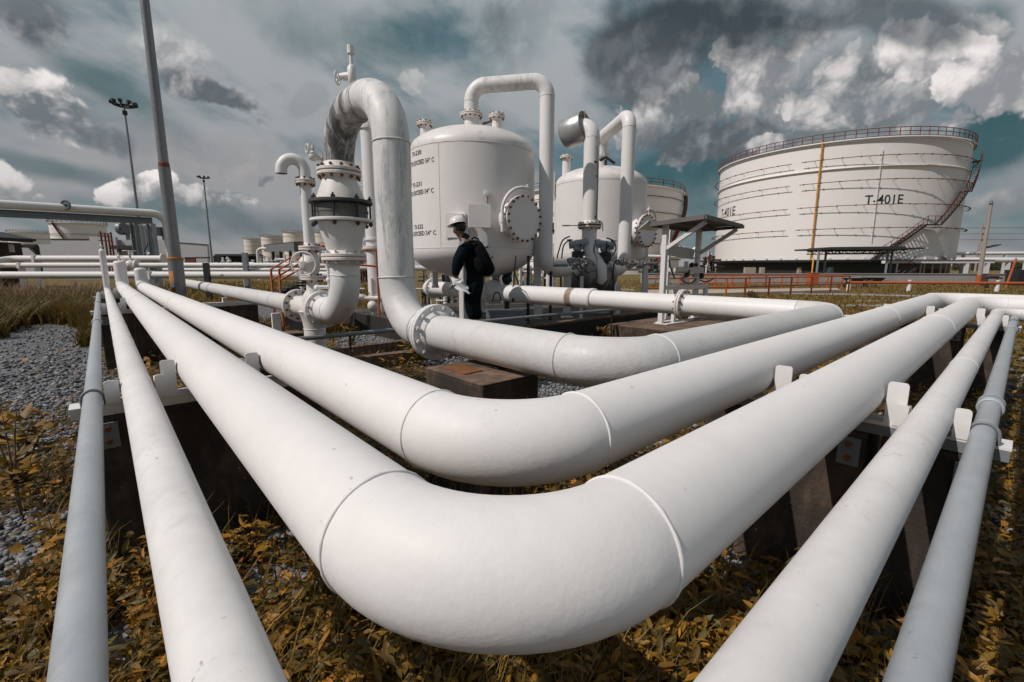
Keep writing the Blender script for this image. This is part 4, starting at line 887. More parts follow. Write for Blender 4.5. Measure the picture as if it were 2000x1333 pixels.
for (x0, y0), (x1, y1), r, mt, nm, off in (((1604, 283), (1585, 508), .095, 'yellow', 'foam_pipe', .3), ((1723, 288), (1702, 470), .04, 'tank', 'vent_pipe', .25)):
    p = cyl_hit(x0, y0, TC.x, TC.y, TR + off); q = cyl_hit(x1, y1, TC.x, TC.y, TR + off); t_ = math.atan2((p.y + q.y) / 2 - TC.y, (p.x + q.x) / 2 - TC.x)
    b0 = Vector((TC.x + (TR + off) * math.cos(t_), TC.y + (TR + off) * math.sin(t_), 0)); m = MB().tube([b0 + Z * q.z, b0 + Z * p.z], r, 12)
    for k in range(6): m.lathe([(r * 1.35, -.1), (r * 1.35, .1)], b0 + Z * (q.z + (p.z - q.z) * (k + .5) / 6), Z, 10)
    if mt == 'yellow':
        rn = (b0 - Vector((TC.x, TC.y, 0))).normalized(); m.tube([b0 + Z * p.z, b0 + Z * (p.z + .5) - rn * .3], [r * 1.6, r * 1.8], 10).tube([b0 + Z * q.z, b0 + Z * q.z + rn * 1.2 + RGT * .5, b0 + rn * 1.2 + RGT * .5 + Z * .1], r, 10)
    m.build(nm, mt, tk)
def tank_text(x0, x1, yt, yb):
    ta, _ = tth(x0, (yt + yb) / 2); tb, z = tth(x1, (yt + yb) / 2); _, z1 = tth((x0 + x1) / 2, yt); _, z0 = tth((x0 + x1) / 2, yb)
    h = z1 - z0; size = h / .7; text_on_cyl(tk, 'T-401E', size, TC, TR + .01, (ta + tb) / 2, (z0 + z1) / 2, arc=(tb - ta) * TR)
tank_text(1689, 1764, 382, 400); tank_text(1409, 1436, 407, 423)
# winding stair on the right flank
def stair_pts(L): return L
segs = [((1702, 499), (1800, 437)), ((1814, 434), (1874, 372)), ]
t0, z0 = tth(1700, 500); t1, z1 = tth(1796, 440); t2, z2 = tth(1822, 434); t3, z3 = tth(1872, 375); t4 = t3 + .06; t5 = face + 1.40; z5 = cyl_hit(1640, 306, TC.x, TC.y, TR).z
def helix(ta, za, tb, zb_, n, R): return [Vector((TC.x + R * math.cos(ta + (tb - ta) * i / n), TC.y + R * math.sin(ta + (tb - ta) * i / n), za + (zb_ - za) * i / n)) for i in range(n + 1)]
flights = [(t0, z0 - .5, t1, z1), (t2, z1, t3, z3), (t4, z3, t5, z5)]
stm = MB(); tr = MB(); hr = MB()
for (ta, za, tb, zb_) in flights:
    for R in (TR + .25, TR + .95):
        P = helix(ta, za, tb, zb_, 14, R)
        for p, q in zip(P, P[1:]): stm.bar(p, q, .05, .26, up=Z)
    n = int((zb_ - za) / .24); A = helix(ta, za, tb, zb_, n, TR + .25); B = helix(ta, za, tb, zb_, n, TR + .95)
    for p, q in zip(A, B): tr.bar(p, q, .24, .04, up=Z)
    P = helix(ta, za, tb, zb_, 10, TR + .95)
    for hh in (.5, 1.0): hr.tube([p + Z * hh for p in P], .035, 6)
    for p in P: hr.bar(p, p + Z * 1.0, .06)
for ta, za, tb in ((t1, z1, t2), (t3, z3, t4), (t5, z5, t5 + .09)):
    P = helix(ta, za, tb, za, 4, TR + .6)
    for p, q in zip(P, P[1:]): stm.bar(p, q, .9, .08, up=Z)
    P = helix(ta, za, tb, za, 4, TR + .97)
    for hh in (.5, 1.0): hr.tube([p + Z * hh for p in P], .035, 6)
    for p in P[::2]: hr.bar(p, p + Z * 1.05, .07)
b0 = helix(t0, z0, t1, z1, 10, TR + .75)[0]
stm.build('stair_stringers', 'dark', tk); tr.build('stair_treads', 'steel_grey', tk); hr.build('stair_handrail', 'redbrown', tk)
m = MB()
for k in range(26):
    t_ = face - 1.5 + 3.0 * k / 25; m.box((TC.x + (TR + .12) * math.cos(t_), TC.y + (TR + .12) * math.sin(t_), zb + .12), (.25, .25, .28), (math.cos(t_), math.sin(t_), 0))
m.build('anchor_chairs', 'grey_white', tk)
MB().lathe([(.45, 0), (.45, .3), (.01, .34)], cyl_hit(1842, 498, TC.x, TC.y, TR), cyl_hit(1842, 498, TC.x, TC.y, TR) - TC, 18).build('manhole', 'tank', tk)

def small_tank(x0, x1, ytop, R, label, mat='tank_old', rings=4, z0=0., rmat='redbrown', stair=False, group='storage tanks in the distance', spread=1.):
    a, rg = az_range(x0, x1, R); c = polar(a, rg); cx = (x0 + x1) / 2; z = cyl_hit(cx, ytop, c.x, c.y, R).z
    root = thing('storage_tank', label, 'storage tank', (c.x, c.y, z0), group)
    MB().lathe([(R, 0), (R, z)], c, Z, 64, True, False).build('shell', mat, root)
    MB().lathe([(R, 0), (.01, R * .06)], Vector((c.x, c.y, z - .3)), Z, 48, True, False).build('roof', mat, root)
    m = MB()
    for k in range(rings):
        zz = z * (k + 1) / (rings + .6); m.torus((c.x, c.y, zz), Z, R + .3, .07, 64, 5)
    if rings: m.build('sprinkler_ring', rmat, root)
    MB().lathe([(R, -.2), (R + .5, -.05), (R + .5, .1), (R, .1)], Vector((c.x, c.y, z)), Z, 64, True, False).build('wind_girder', mat, root)
    rail_ring(root, c, R + .35, z + .05, 1.1, 0, 2 * PI, 72, rmat, .05)
    if stair:
        fc = math.atan2(-c.y, -c.x); m = MB(); n = 16
        P = [Vector((c.x + (R + .6) * math.cos(fc + stair[0] + (stair[1] - stair[0]) * i / n), c.y + (R + .6) * math.sin(fc + stair[0] + (stair[1] - stair[0]) * i / n), z * i / n)) for i in range(n + 1)]
        for p, q in zip(P, P[1:]): m.bar(p, q, .7, .2, up=Z)
        for hh in (.5, 1.): m.tube([p + Z * hh for p in P], .05, 6)
        for p in P: m.bar(p, p + Z, .07)
        m.build('stair', 'redbrown', root)
    return root
small_tank(1012, 1326, 362, 15.4, 'white storage tank partly hidden behind the farther vessel, dark stair down its right edge', 'tank', 5, stair=(.55, 1.5))
small_tank(105, 217, 437, 8, 'pale tank with a rust red rim above the long grey wall on the left', 'tank', 2, stair=(.2, -.9))
small_tank(22, 112, 455, 8, 'low cream tank at the far left behind the grey wall, partly under the pipe bridge', 'tank', 3)
small_tank(479, 514, 467, 8, 'leftmost of the distant rusty ringed tanks beyond the grey shed', rings=6)
small_tank(513, 558, 462, 8, 'second distant rusty ringed tank from the left, above the grey shed', rings=5)
small_tank(556, 606, 454, 8, 'tallest of the distant rusty ringed tanks, left of the gooseneck vent', rings=5)
small_tank(612, 662, 454, 8, 'distant rusty ringed tank showing between gooseneck vent and coupling', rings=5)
# ================================================================== LEFT BACKGROUND
def hpipe(x0, x1, y, D, r, mat, label, bends=None, group='level white pipes crossing the left background', elbow_l=None, cap_r=None, posts=(), seg=20):
    p = atD(x0, y, D); q = atD(x1, y, D); q.z = p.z
    root = thing('steel_pipe', label, 'pipe', (p.x, p.y, p.z), group)
    pts = [p, q]
    if elbow_l: pts = [p + elbow_l[0], p] + [q] if False else [p + Vector(elbow_l), p, q]
    pipe(root, pts, r, [r * 3] if elbow_l else [], mat, mat, seg, .004)
    if cap_r: MB().lathe([(r * 1.6, 0), (r * 1.6, .05), (r * .5, .055)], q, RGT, 20).build('end_flange', mat, root)
    m = MB()
    for px in posts:
        g = atD(px, y, D); m.bar(Vector((g.x, g.y, -.05)), Vector((g.x, g.y, g.z - r)), .2).box(Vector((g.x, g.y, g.z)), (.12, r * 2.3, r * 2.5), RGT)
    if posts: m.build('support_post', 'white_plain', root)
    return root
dn = -FWD * .9
hp = hpipe(-40, 700, 537.6, 19, .143, 'white', 'lowest and thickest of the level white pipes behind the tall grass', posts=(295, 590))
hp2 = hpipe(2, 700, 518.5, 20.5, .108, 'white', 'slim level white pipe with a small handwheel valve, middle of the stack at left', elbow_l=-FWD * 1.6 - RGT * .2 - Z * .35, posts=(40, 404))
o = atD(256, 518, 20.5); m = MB().ball(o, .22, 14, 10, (1, .9, 1)).tube([o, o + Z * .6], .05, 10).torus(o + Z * .62, Z, .23, .02, 24, 6).bar(o + Z * .62 - RGT * .23, o + Z * .62 + RGT * .23, .035)
for s_ in (-1, 1): m.lathe([(.24, -.03), (.24, .03)], o + RGT * .28 * s_, RGT, 16)
m.build('gate_valve', 'white_rusty', hp2)
hpipe(20, 318, 505.6, 22.5, .148, 'white', 'level white pipe ending in a flange beside the lamp pole, topmost of the stack', elbow_l=-FWD * 2.0 - RGT * .4 - Z * .5, cap_r=True, posts=(70,))
hpipe(320, 700, 527.5, 19.6, .078, 'grey_white', 'thin greyish pipe squeezed between two level white pipes right of the lamp pole', posts=(480,))
hpipe(400, 700, 543.5, 19, .045, 'white', 'thinnest level pipe, running just above the grass right of the lamp pole')
for x_, D_, lb in ((399, 18.6, 'dark steel post clamped across the level white pipes'), (477, 19.4, 'grey steel stanchion standing above the level pipes left of the orange stair')):
    g = gz(x_, D_); t_ = atD(x_, 514 if x_ < 420 else 494, D_).z
    MB().bar(g, g + Z * t_, .15, .08, up=FWD).bar(g + RGT * .12, g + RGT * .12 + Z * t_, .04, .16, up=FWD).top('steel_post', 'dark' if x_ < 420 else 'steel_grey', lb, 'post')

# near lamp pole
g = gz(342, 10.0); lpz = atD(340, 503, 10.0).z
lp_ = thing('lamp_pole', 'tall grey metal pole with orange rust bands at its base, left of the looped pipe', 'lamp pole', g)
MB().tube([g + Z * (lpz - .02), g + Z * 3.4], [.118, .108], 28).tube([g + Z * 3.4, g + Z * 8.0], [.092, .075], 28).build('shaft', 'pole_metal', lp_)
MB().tube([g - Z * .1, g + Z * (lpz - .04)], .142, 32).build('base_sleeve', 'pole_metal', lp_)
MB().lathe([(.144, -.035), (.155, -.02), (.155, .015), (.12, .03)], g + Z * (lpz - .03), Z, 32).build('collar', 'rust_orange', lp_)
zb_ = atD(340, 530, 10).z; MB().lathe([(.1435, -.5), (.1445, -.5), (.1445, 0), (.1435, 0)], g + Z * zb_, Z, 32, True, False, -2.6 , .1).build('rust_band', 'rust_orange', lp_)
MB().box(g + Z * (atD(340, 556, 10).z) - FWD * .145, (.09, .06, .12), RGT, None, .01).build('conduit_box', 'steel_grey', lp_)
MB().lathe([(.095, -.08), (.10, -.05), (.10, .05), (.092, .08)], g + Z * 3.42, Z, 24).build('joint_collar', 'rust', lp_)

# high masts
def mast(x, ytop, D, R, label, n, ypole):
    g = gz(x, D); zt_ = atD(x, ytop, D).z; root = thing('light_mast', label, 'light mast', g, 'floodlight masts')
    MB().tube([g, g + Z * zt_], [.20 * (D / 66) ** .6, .11 * (D / 66) ** .6], 14).build('shaft', 'pole_metal', root)
    MB().torus(g + Z * (zt_ + .25), Z, R * .55, .12, 28, 6).build('head_ring', 'dark', root)
    for k in range(n):
        a = 2 * PI * k / n + .2; d = Vector((math.cos(a), math.sin(a), 0)); c = g + Z * (zt_ + .55) + d * R
        MB().box(c, (R * .36, R * .3, R * .3), d, (d.cross(Z)), .03).bar(g + Z * (zt_ + .1) + d * R * .4, c - Z * .2, .12).build('floodlight', 'dark', root)
    MB().tube([g + Z * (zt_ - .9), g + Z * (zt_ - .4)], R * .22, 10).build('winch_collar', 'dark', root)
    return root
mast(281, 211, 66, 1.3, 'nearer tall floodlight mast with a round crown of lamps, left of the lamp pole', 9, 0)
mast(414, 350, 150, 1.5, 'distant short looking floodlight mast right of the lamp pole', 7, 0)

# pipe bridge
br = thing('pipe_bridge', 'steel trestle carrying an overhead white pipe across the left side', 'pipe bridge', gz(290, 27))
e0 = atD(296, 417, 27); dirx = X.copy(); st0 = e0 - X * 34
m = MB(); zz = e0.z - .22
m.bar(st0 - Z * .40 + Y * .1, e0 - Z * .40 + Y * .1, .05, .26, up=Z).bar(st0 - Z * .26 + Y * .1, e0 - Z * .26 + Y * .1, .3, .03, up=Z).bar(st0 - Z * .54 + Y * .1, e0 - Z * .54 + Y * .1, .3, .05, up=Z).bar(st0 - Z * .4 + Y * 1.2, e0 - Z * .4 + Y * 1.2, .12, .26, up=Z)
m.build('girder', 'steel_grey', br)
for px, w, D_ in ((270, .26, 26.8), (281, .2, 27.8), (303, .31, 27.2), (289, .13, 28.4)):
    g_ = gz(px, D_); h_ = e0.z - .56
    MB().bar(g_, g_ + Z * h_, w, .05, up=FWD).bar(g_ + RGT * w * .5, g_ + RGT * w * .5 + Z * h_, .03, w, up=FWD).bar(g_ - RGT * w * .5, g_ - RGT * w * .5 + Z * h_, .03, w, up=FWD).build('column', 'blue_grey' if px != 270 else 'steel_grey', br)
ga, gb = gz(283, 27.7), gz(301, 27.3)
MB().bar(ga + Z * .4, gb + Z * 1.9, .05).bar(ga + Z * 2.1, gb + Z * .7, .05).bar(ga + Z * 2.2, gb + Z * 3.0, .04).build('brace', 'dark', br)
m = MB()
for k in range(3):
    g_ = gz(286 + k * 4, 28.4); m.tube([g_, g_ + Z * (2.6 - .3 * k)], .05, 8).ball(g_ + Z * (1.1 + .5 * k), .12, 8, 6).ball(g_ + Z * (.6 + .4 * k), .1, 8, 6)
m.build('small_piping', 'white_rusty', br)
bp_ = thing('overhead_pipe', 'white overhead pipe on the steel trestle, bending down beside the lamp pole', 'pipe', e0)
pipe(bp_, [e0 - X * 34, e0 + X * .62, e0 + X * .72 - Z * (e0.z - .1)], .21, [.65], 'white_plain', 'white_plain', 28, .006)
tt_ = (onY(128, 401, e0.y - .23)); sg = tt_; dk = MB().lathe([(.001, -.02), (.27, -.02), (.27, .0), (.001, .0)], sg, -FWD, 28, cap=False).build('round_sign', 'steel_grey', bp_)
m = MB().torus(sg - FWD * .012, -FWD, .22, .012, 28, 6)
for s_ in (-1, 1): m.bar(sg - FWD * .012 - RGT * .12 + Z * .045 * s_, sg - FWD * .012 + RGT * .12 + Z * .045 * s_, .012)
m.bar(sg - FWD * .012 - RGT * .1, sg - FWD * .012 + RGT * .1, .03, .006, up=FWD); m.build('sign_ring', 'dark', dk)

# long grey wall, plant behind it
wl = thing('boundary_wall', 'long plain grey white wall with a dark coping behind the left pipes', 'wall', gz(240, 62))
def wallseg(x0, x1, yt0, yt1, D0, D1, mat='wall', cop=True, th=.4, yb=505):
    a = gz(x0, D0); b_ = gz(x1, D1); za = atD(x0, yt0, D0).z; zb2 = atD(x1, yt1, D1).z; n = (b_ - a).cross(Z).normalized()
    MB().prism([a, b_, b_ + Z * zb2, a + Z * za], th, n).build('wall_panel', mat, wl)
    if cop: MB().bar(a + Z * (za + .06) + n * th * .5, b_ + Z * (zb2 + .06) + n * th * .5, th * 1.3, .1, up=Z).build('coping', 'dark', wl)
wallseg(-60, 30, 474, 474, 64, 64, cop=False); wallseg(24, 112, 478, 478, 63, 63, cop=False); wallseg(110, 190, 468.5, 469, 62, 62); wallseg(186, 236, 463, 464, 61, 61, cop=False); wallseg(234, 352, 469, 470, 61.5, 61.5, cop=False); wallseg(350, 411, 475, 479.5, 60, 60)
m = MB()
for px, y0, y1, D_ in ((196, 452, 500, 58), (204, 455, 500, 58), (211, 458, 497, 58), (216, 454, 490, 58)):
    q = atD(px, y0, D_); m.tube([Vector((q.x, q.y, 0)), q], .10, 8)
for y in (456, 462, 470): m.bar(atD(192, y, 58), atD(218, y + 1, 58), .12)
m.top('pipe_manifold', 'redbrown', 'red brown bunch of upright pipes in front of the long grey wall', 'pipework')
cn_ = thing('hopper_conveyor', 'dark covered conveyor on grey legs above the long grey wall behind the trestle', 'conveyor', gz(262, 68))
m = MB(); a = atD(241, 447, 68); b_ = atD(338, 455, 68)
MB().bar(a, b_, 1.6, 1.25, up=Z).build('gallery', 'roof', cn_); MB().lathe([(.9, -.3), (.9, .3)], a - RGT * .2, RGT, 18).build('drive_drum', 'steel_grey', cn_)
for px in (249, 262, 320, 330): q = atD(px, 455, 68); m.bar(Vector((q.x, q.y, 0)), q, .5)
m.build('leg', 'wall', cn_)
for x0, x1, y0, y1, D_, mt, lb, nm in ((220, 262, 480, 487, 60, 'roof', 'dark slot awning on the long grey wall behind the white pipe ends', 'awning'), (-30, 19, 474, 504, 30, 'redbrown', 'dark red brown hut at the far left edge', 'hut'), (364, 383, 504, 517, 52, 'redbrown', 'small red brown door panel low in the grey wall right of the lamp pole', 'door_panel'), (386, 408, 503.5, 517, 50, 'wall', 'pale grey box cabinet low beside the red brown panel', 'cabinet')):
    a = atD(x0, y1, D_); b_ = atD(x1, y0, D_); c_ = (a + b_) / 2; w_ = (x1 - x0) / 889 * D_; h_ = abs(a.z - b_.z)
    if nm == 'hut':
        hut = thing('hut', lb, 'hut', Vector((c_.x, c_.y, 0))); MB().box(Vector((c_.x, c_.y, b_.z / 2)), (w_, 1.5, b_.z), RGT).build('hut_wall', 'hut', hut)
        q0 = atD(-30, 455, 29); q1 = atD(35, 468, 29); MB().bar(q0 + Z * .05, q1, 2.2, .14, up=Z).bar(q0 - Z * .12, q1 - Z * .10, 1.8, .1, up=Z).build('roof', 'dark', hut)
        MB().box(atD(22, 485, 29), (.22, .1, .5), RGT).box(atD(25, 486, 28.9), (.10, .1, .42), RGT).build('window', 'wall', hut)
    elif nm == 'awning':
        t_ = thing(nm, lb, 'awning', c_); MB().box(c_, (w_, .5, h_), RGT).build('hood', mt, t_); MB().box(c_ - Z * (h_ * .5 + .15) + RGT * .4, (w_ * .8, .3, .35), RGT).build('slot', 'dark', t_)
    else:
        t_ = thing(nm, lb, nm.replace('_', ' '), Vector((c_.x, c_.y, 0))); MB().box(Vector((c_.x, c_.y, b_.z / 2)), (w_, .4, b_.z), RGT).build('body', mt, t_); MB().box(Vector((c_.x, c_.y, b_.z + .03)), (w_ * 1.1, .5, .06), RGT).build('lid', 'dark', t_)
# loading gate at left
lg = thing('goal_frame', 'dark goal shaped frame against the grey wall left of the tanks', 'frame', gz(62, 50))
a, b_ = gz(46, 50), gz(76, 50); h_ = atD(60, 481, 50).z
MB().bar(a + Z * h_, b_ + Z * h_, .35).bar(b_, b_ + Z * h_, .35).bar(b_ + Z * (h_ - .8), b_ + Z * h_ - RGT * .8, .3).build('frame_bar', 'dark', lg); MB().bar(gz(38, 50), gz(38, 50) + Z * atD(38, 479, 50).z, .5).build('frame_post', 'wall', lg)

# far sheds and pump yard between left wall and the tanks
sh_ = thing('open_shed', 'dark grey open sided shed on posts behind the orange stair', 'shed', gz(560, 58))
a = atD(516, 492, 58); b_ = atD(575, 492, 54); c_ = atD(606, 492, 60); za, zb3 = atD(516, 480, 58).z, atD(575, 474, 54).z
MB().prism([a, b_, Vector((b_.x, b_.y, zb3)), Vector((a.x, a.y, za))], .1, FWD).build('side_wall', 'shed', sh_)
MB().prism([b_, c_, Vector((c_.x, c_.y, zb3 + .3)), Vector((b_.x, b_.y, zb3))], .1, FWD).build('end_wall', 'roof', sh_)
MB().prism([Vector((a.x, a.y, za)), Vector((b_.x, b_.y, zb3)), Vector((c_.x, c_.y, zb3 + .3)), Vector((c_.x, c_.y, zb3 + .3)) + FWD * 5 - RGT * 4], .1, Z).build('roof', 'roof', sh_)
m = MB()
for px, D_ in ((534, 57), (549, 56), (568, 54.5), (590, 57), (603, 60)): g_ = gz(px, D_); m.bar(g_, g_ + Z * a.z, .3)
m.build('post', 'roof', sh_)
ps = thing('open_shed', 'low dark roofed pump shed left of the grey open sided shed', 'shed', gz(460, 70))
m = MB(); a, b_ = atD(432, 499, 70), atD(504, 499, 70); m.bar(a, b_, 3, .3, up=Z); m.build('roof', 'roof', ps)
MB().bar(atD(418, 506, 70), atD(504, 506, 70), .3, 1.0, up=Z).build('back_wall', 'dark', ps)
m = MB()
for px in (436, 452, 470, 488, 500): g_ = gz(px, 70); m.bar(g_, g_ + Z * 2, .25)
m.build('post', 'roof', ps)
def yard(label, x0, x1, y0, y1, D, n, mats, seed):
    """a knot of valves, pipes and flanges standing on the ground"""
    rs = random.Random(seed); root = thing('pump_set', label, 'pump set', gz((x0 + x1) / 2, D)); k_ = 0
    for mt in mats:
        m = MB()
        for k in range(n):
            px = rs.uniform(x0, x1); g_ = gz(px, D + rs.uniform(-1, 1)); h_ = rs.uniform(.3, 1) * atD(px, y0, D).z; r_ = rs.uniform(.05, .1) * D / 40
            m.tube([g_, g_ + Z * h_], r_, 8); m.lathe([(r_ * 2, -.06), (r_ * 2, .06)], g_ + Z * h_ * rs.uniform(.5, 1), Z, 10)
            if rs.random() < .6: m.tube([g_ + Z * h_ * .8, g_ + Z * h_ * .8 + RGT * rs.uniform(-1, 1) * D / 40], r_, 8)
            if rs.random() < .4: m.ball(g_ + Z * h_ * .6, r_ * 2.6, 8, 6)
        m.build(('pipework', 'fittings', 'motor')[k_], mt, root); k_ += 1
    return root
yard('knot of white and dark pump pipework in front of the low pump shed', 425, 500, 502, 515, 55, 12, ('white_plain', 'dark'), 3)
yard('white valves and pipes below the grey open sided shed', 505, 560, 496, 516, 48, 12, ('white_plain', 'cast'), 5)
yard('pipe fittings glimpsed between the gooseneck vent and the coupling', 625, 730, 500, 518, 40, 14, ('white_plain', 'dark', 'redbrown'), 8)
yard('valves and posts glimpsed under the nearer vessel at its left', 805, 860, 505, 535, 16, 7, ('white_rusty', 'dark'), 11)
yard('dark pump pipework and motors glimpsed behind the legs of the nearer vessel', 955, 1045, 500, 540, 13, 14, ('dark', 'white_rusty', 'steel_grey'), 31)
yard('steel posts and valves glimpsed behind the worker under the vessel', 862, 905, 500, 545, 13.5, 8, ('steel_grey', 'dark', 'white_rusty'), 33)
hpipe(700, 1250, 524, 16, .09, 'grey_white', 'greyish level pipe passing behind both vessels near the ground', posts=(800, 900, 980, 1075, 1200))
yard('small pipework behind the two vessels under the second tank', 1050, 1100, 500, 520, 30, 8, ('white_plain', 'dark'), 12)
gk = thing('bent_pipe', 'small white bent pipe rising in front of the grey open sided shed', 'pipe', gz(505, 46)); q = gz(504, 46); z_ = atD(510, 486, 46).z
pipe(gk, [q, q + Z * z_, q + Z * z_ + RGT * .9], .13, [.45], 'white_plain', None, 14, 0)

# orange crossover stair
cs = thing('crossover_stair', 'steel crossover stair with orange red handrails behind the valve handwheel', 'stair', gz(580, 9.6))
fl = MB(); stg = MB(); trd = MB()
for o_, D_ in ((0, 9.3), (1, 8.7)):
    x0, x1 = (529, 603) if o_ == 0 else (545, 612)
    yb0, yt0 = (569, 568)
    a = atD(x0, 527, D_); b_ = atD(x1, 481 + 8 * o_, D_); a2 = atD(x0 + 1, 548, D_); b2 = atD(x1, 504 + 8 * o_, D_)
    fl.tube([Vector((a.x, a.y, 0.02)), a, b_, Vector((b_.x, b_.y, .6))], .024, 8).tube([a2, b2], .02, 8)
    g0 = Vector((a.x, a.y, .05)); g1 = b2 - Z * .62; stg.bar(g0 + RGT * .15, g1, .05, .2, up=Z)
    e_ = b_ + RGT * 1.1 + FWD * .3; fl.tube([b_, e_, Vector((e_.x, e_.y, .3))], .024, 8).tube([b2, e_ - Z * .3], .02, 8)
fl.build('handrail', 'orange', cs); stg.build('stringer', 'dark', cs)
for k in range(6):
    t_ = (k + .5) / 6; p = atD(531, 575, 9.3).lerp(atD(603, 545, 9.3), t_); q = atD(547, 578, 8.7).lerp(atD(612, 545, 8.7), t_); trd.bar(p, q, .24, .03, up=Z)
trd.build('tread', 'dark', cs)

# ================================================================== RIGHT BACKGROUND
rl = thing('guard_rail', 'orange red tubular guard rail along the pale walkway right of the instrument stand', 'railing', gz(1470, 22.5))
def railrun(root, pts, hs, pr, n, mat):
    m = MB(); mp = MB()
    for (xa, Da), (xb, Db) in zip(pts, pts[1:]):
        a, b_ = gz(xa, Da), gz(xb, Db)
        for h_ in hs: m.tube([a + Z * h_, b_ + Z * h_], pr, 8)
        for k in range(n + 1): q = a.lerp(b_, k / n); MB().tube([q, q + Z * hs[0]], pr * 1.25, 8).build('rail_post', mat, root)
    m.build('rail', mat, root)
railrun(rl, [(1266, 19.5), (1460, 20.5), (1664, 24.5)], (.84, .44), .034, 5, 'orange')
railrun(rl, [(1330, 24.5), (1500, 25.5), (1650, 26.5)], (.86, .46), .034, 5, 'orange')
wk = thing('walkway', 'pale concrete walkway slab under the orange red guard rail', 'walkway', gz(1400, 22)); a, b_, c_, d_ = gz(1262, 20.0), gz(1650, 24.3), gz(1640, 26.5), gz(1262, 24.0)
MB().prism([a, b_, c_, d_], .12, Z).build('slab', 'tan', wk)
bm_ = thing('vehicle_barrier', 'low orange pipe barrier on short white posts along the gravel track', 'barrier', gz(1800, 26)); a, b_ = gz(1664, 25.5), gz(2120, 24.0)
ph = .46; MB().tube([a + Z * ph, b_ + Z * ph], .075, 12).build('barrier_pipe', 'orange', bm_)
for px in (1664, 1783, 1957):
    t_ = (px - 1664) / (2120 - 1664); q = gz(px, 25.5 - 1.5 * t_); MB().tube([q, q + Z * (ph - .07)], .10, 12).lathe([(.06, 0), (.09, .1), (.085, .12), (.03, .13)], q + Z * (ph + .03), Z, 12).build('barrier_post', 'white_plain', bm_)
lw = thing('bund_wall', 'long low grey concrete wall in front of the big tank', 'wall', gz(1700, 35)); a, b_ = gz(1255, 36), gz(2080, 33)
MB().prism([a, b_, b_ + Z * .78, a + Z * .78], .3, FWD).build('wall_body', 'bund', lw); MB().bar(a + Z * .8 + FWD * .15, b_ + Z * .8 + FWD * .15, .4, .05, up=Z).build('coping', 'bund', lw)
m = MB()
for px in (1370, 1466, 1490, 1563, 1688, 1300): m.box(gz(px, 62) + Z * .75, (1.4 if px == 1466 else .5, .5, .9), RGT)
m.build('footing_block', 'tan', lw) if False else m.top('drain_pit_covers', 'tan', 'pale concrete blocks under the dark base ring of the big tank', 'block')
cpx = thing('car_port', 'flat dark roofed shelter on thin posts in front of the big tank', 'shelter', gz(1680, 37))
D_ = 37; a, b_ = atD(1577, 488, D_), atD(1768, 487, D_); c_ = (a + b_) / 2
MB().bar(a, b_, 3.4, .12, up=Z).bar(a + RGT * .9 + Z * .1, b_ - RGT * 1.1 + Z * .12, 2.6, .1, up=Z).build('roof', 'roof', cpx)
m = MB(); z0_, z1_ = a.z - .12, a.z - .62; n = 22
for o_ in (-1.2, 1.2):
    p, q = a + RGT * .75 + FWD * o_, b_ - RGT * .9 + FWD * o_; m.bar(p - Z * .1, q - Z * .1, .08).bar(p - Z * .34, q - Z * .34, .07)
    for k in range(n): m.bar(p.lerp(q, k / n) - Z * (.1 if k % 2 else .34), p.lerp(q, (k + 1) / n) - Z * (.34 if k % 2 else .1), .04)
m.build('roof_truss', 'dark', cpx)
for px, o_ in ((1598, -1.2), (1612, 1.2), (1733, -1.2), (1741, 1.2)): g_ = gz(px, D_ + o_); MB().bar(g_, g_ + Z * a.z, .14).build('post', 'steel_grey', cpx)
ob = thing('hose_cabinet', 'bright orange cabinet at the foot of the yellow tank pipe', 'cabinet', gz(1591, 34)); g_ = gz(1591, 34); MB().box(g_ + Z * .43, (.62, .5, .78), RGT, None, .02).build('body', 'orange', ob); MB().box(g_ + Z * .85, (.68, .56, .06), RGT).build('lid', 'orange', ob); MB().box(g_ + Z * .02, (.5, .4, .08), RGT).build('foot', 'white_plain', ob)
pm = thing('pump', 'dark teal pump with motor under the flat roofed shelter', 'pump', gz(1624, 36)); g_ = gz(1624, 36); MB().lathe([(.3, 0), (.3, .7), (.36, .72), (.36, .8), (.25, .9), (.2, 1.25), (.01, 1.3)], g_, Z, 18).build('casing', 'green', pm); MB().tube([g_ + Z * .5, g_ + Z * .5 + RGT * .8], .3, 16).ball(g_ + Z * .4 + RGT * .6, .32).build('motor', 'dark', pm)
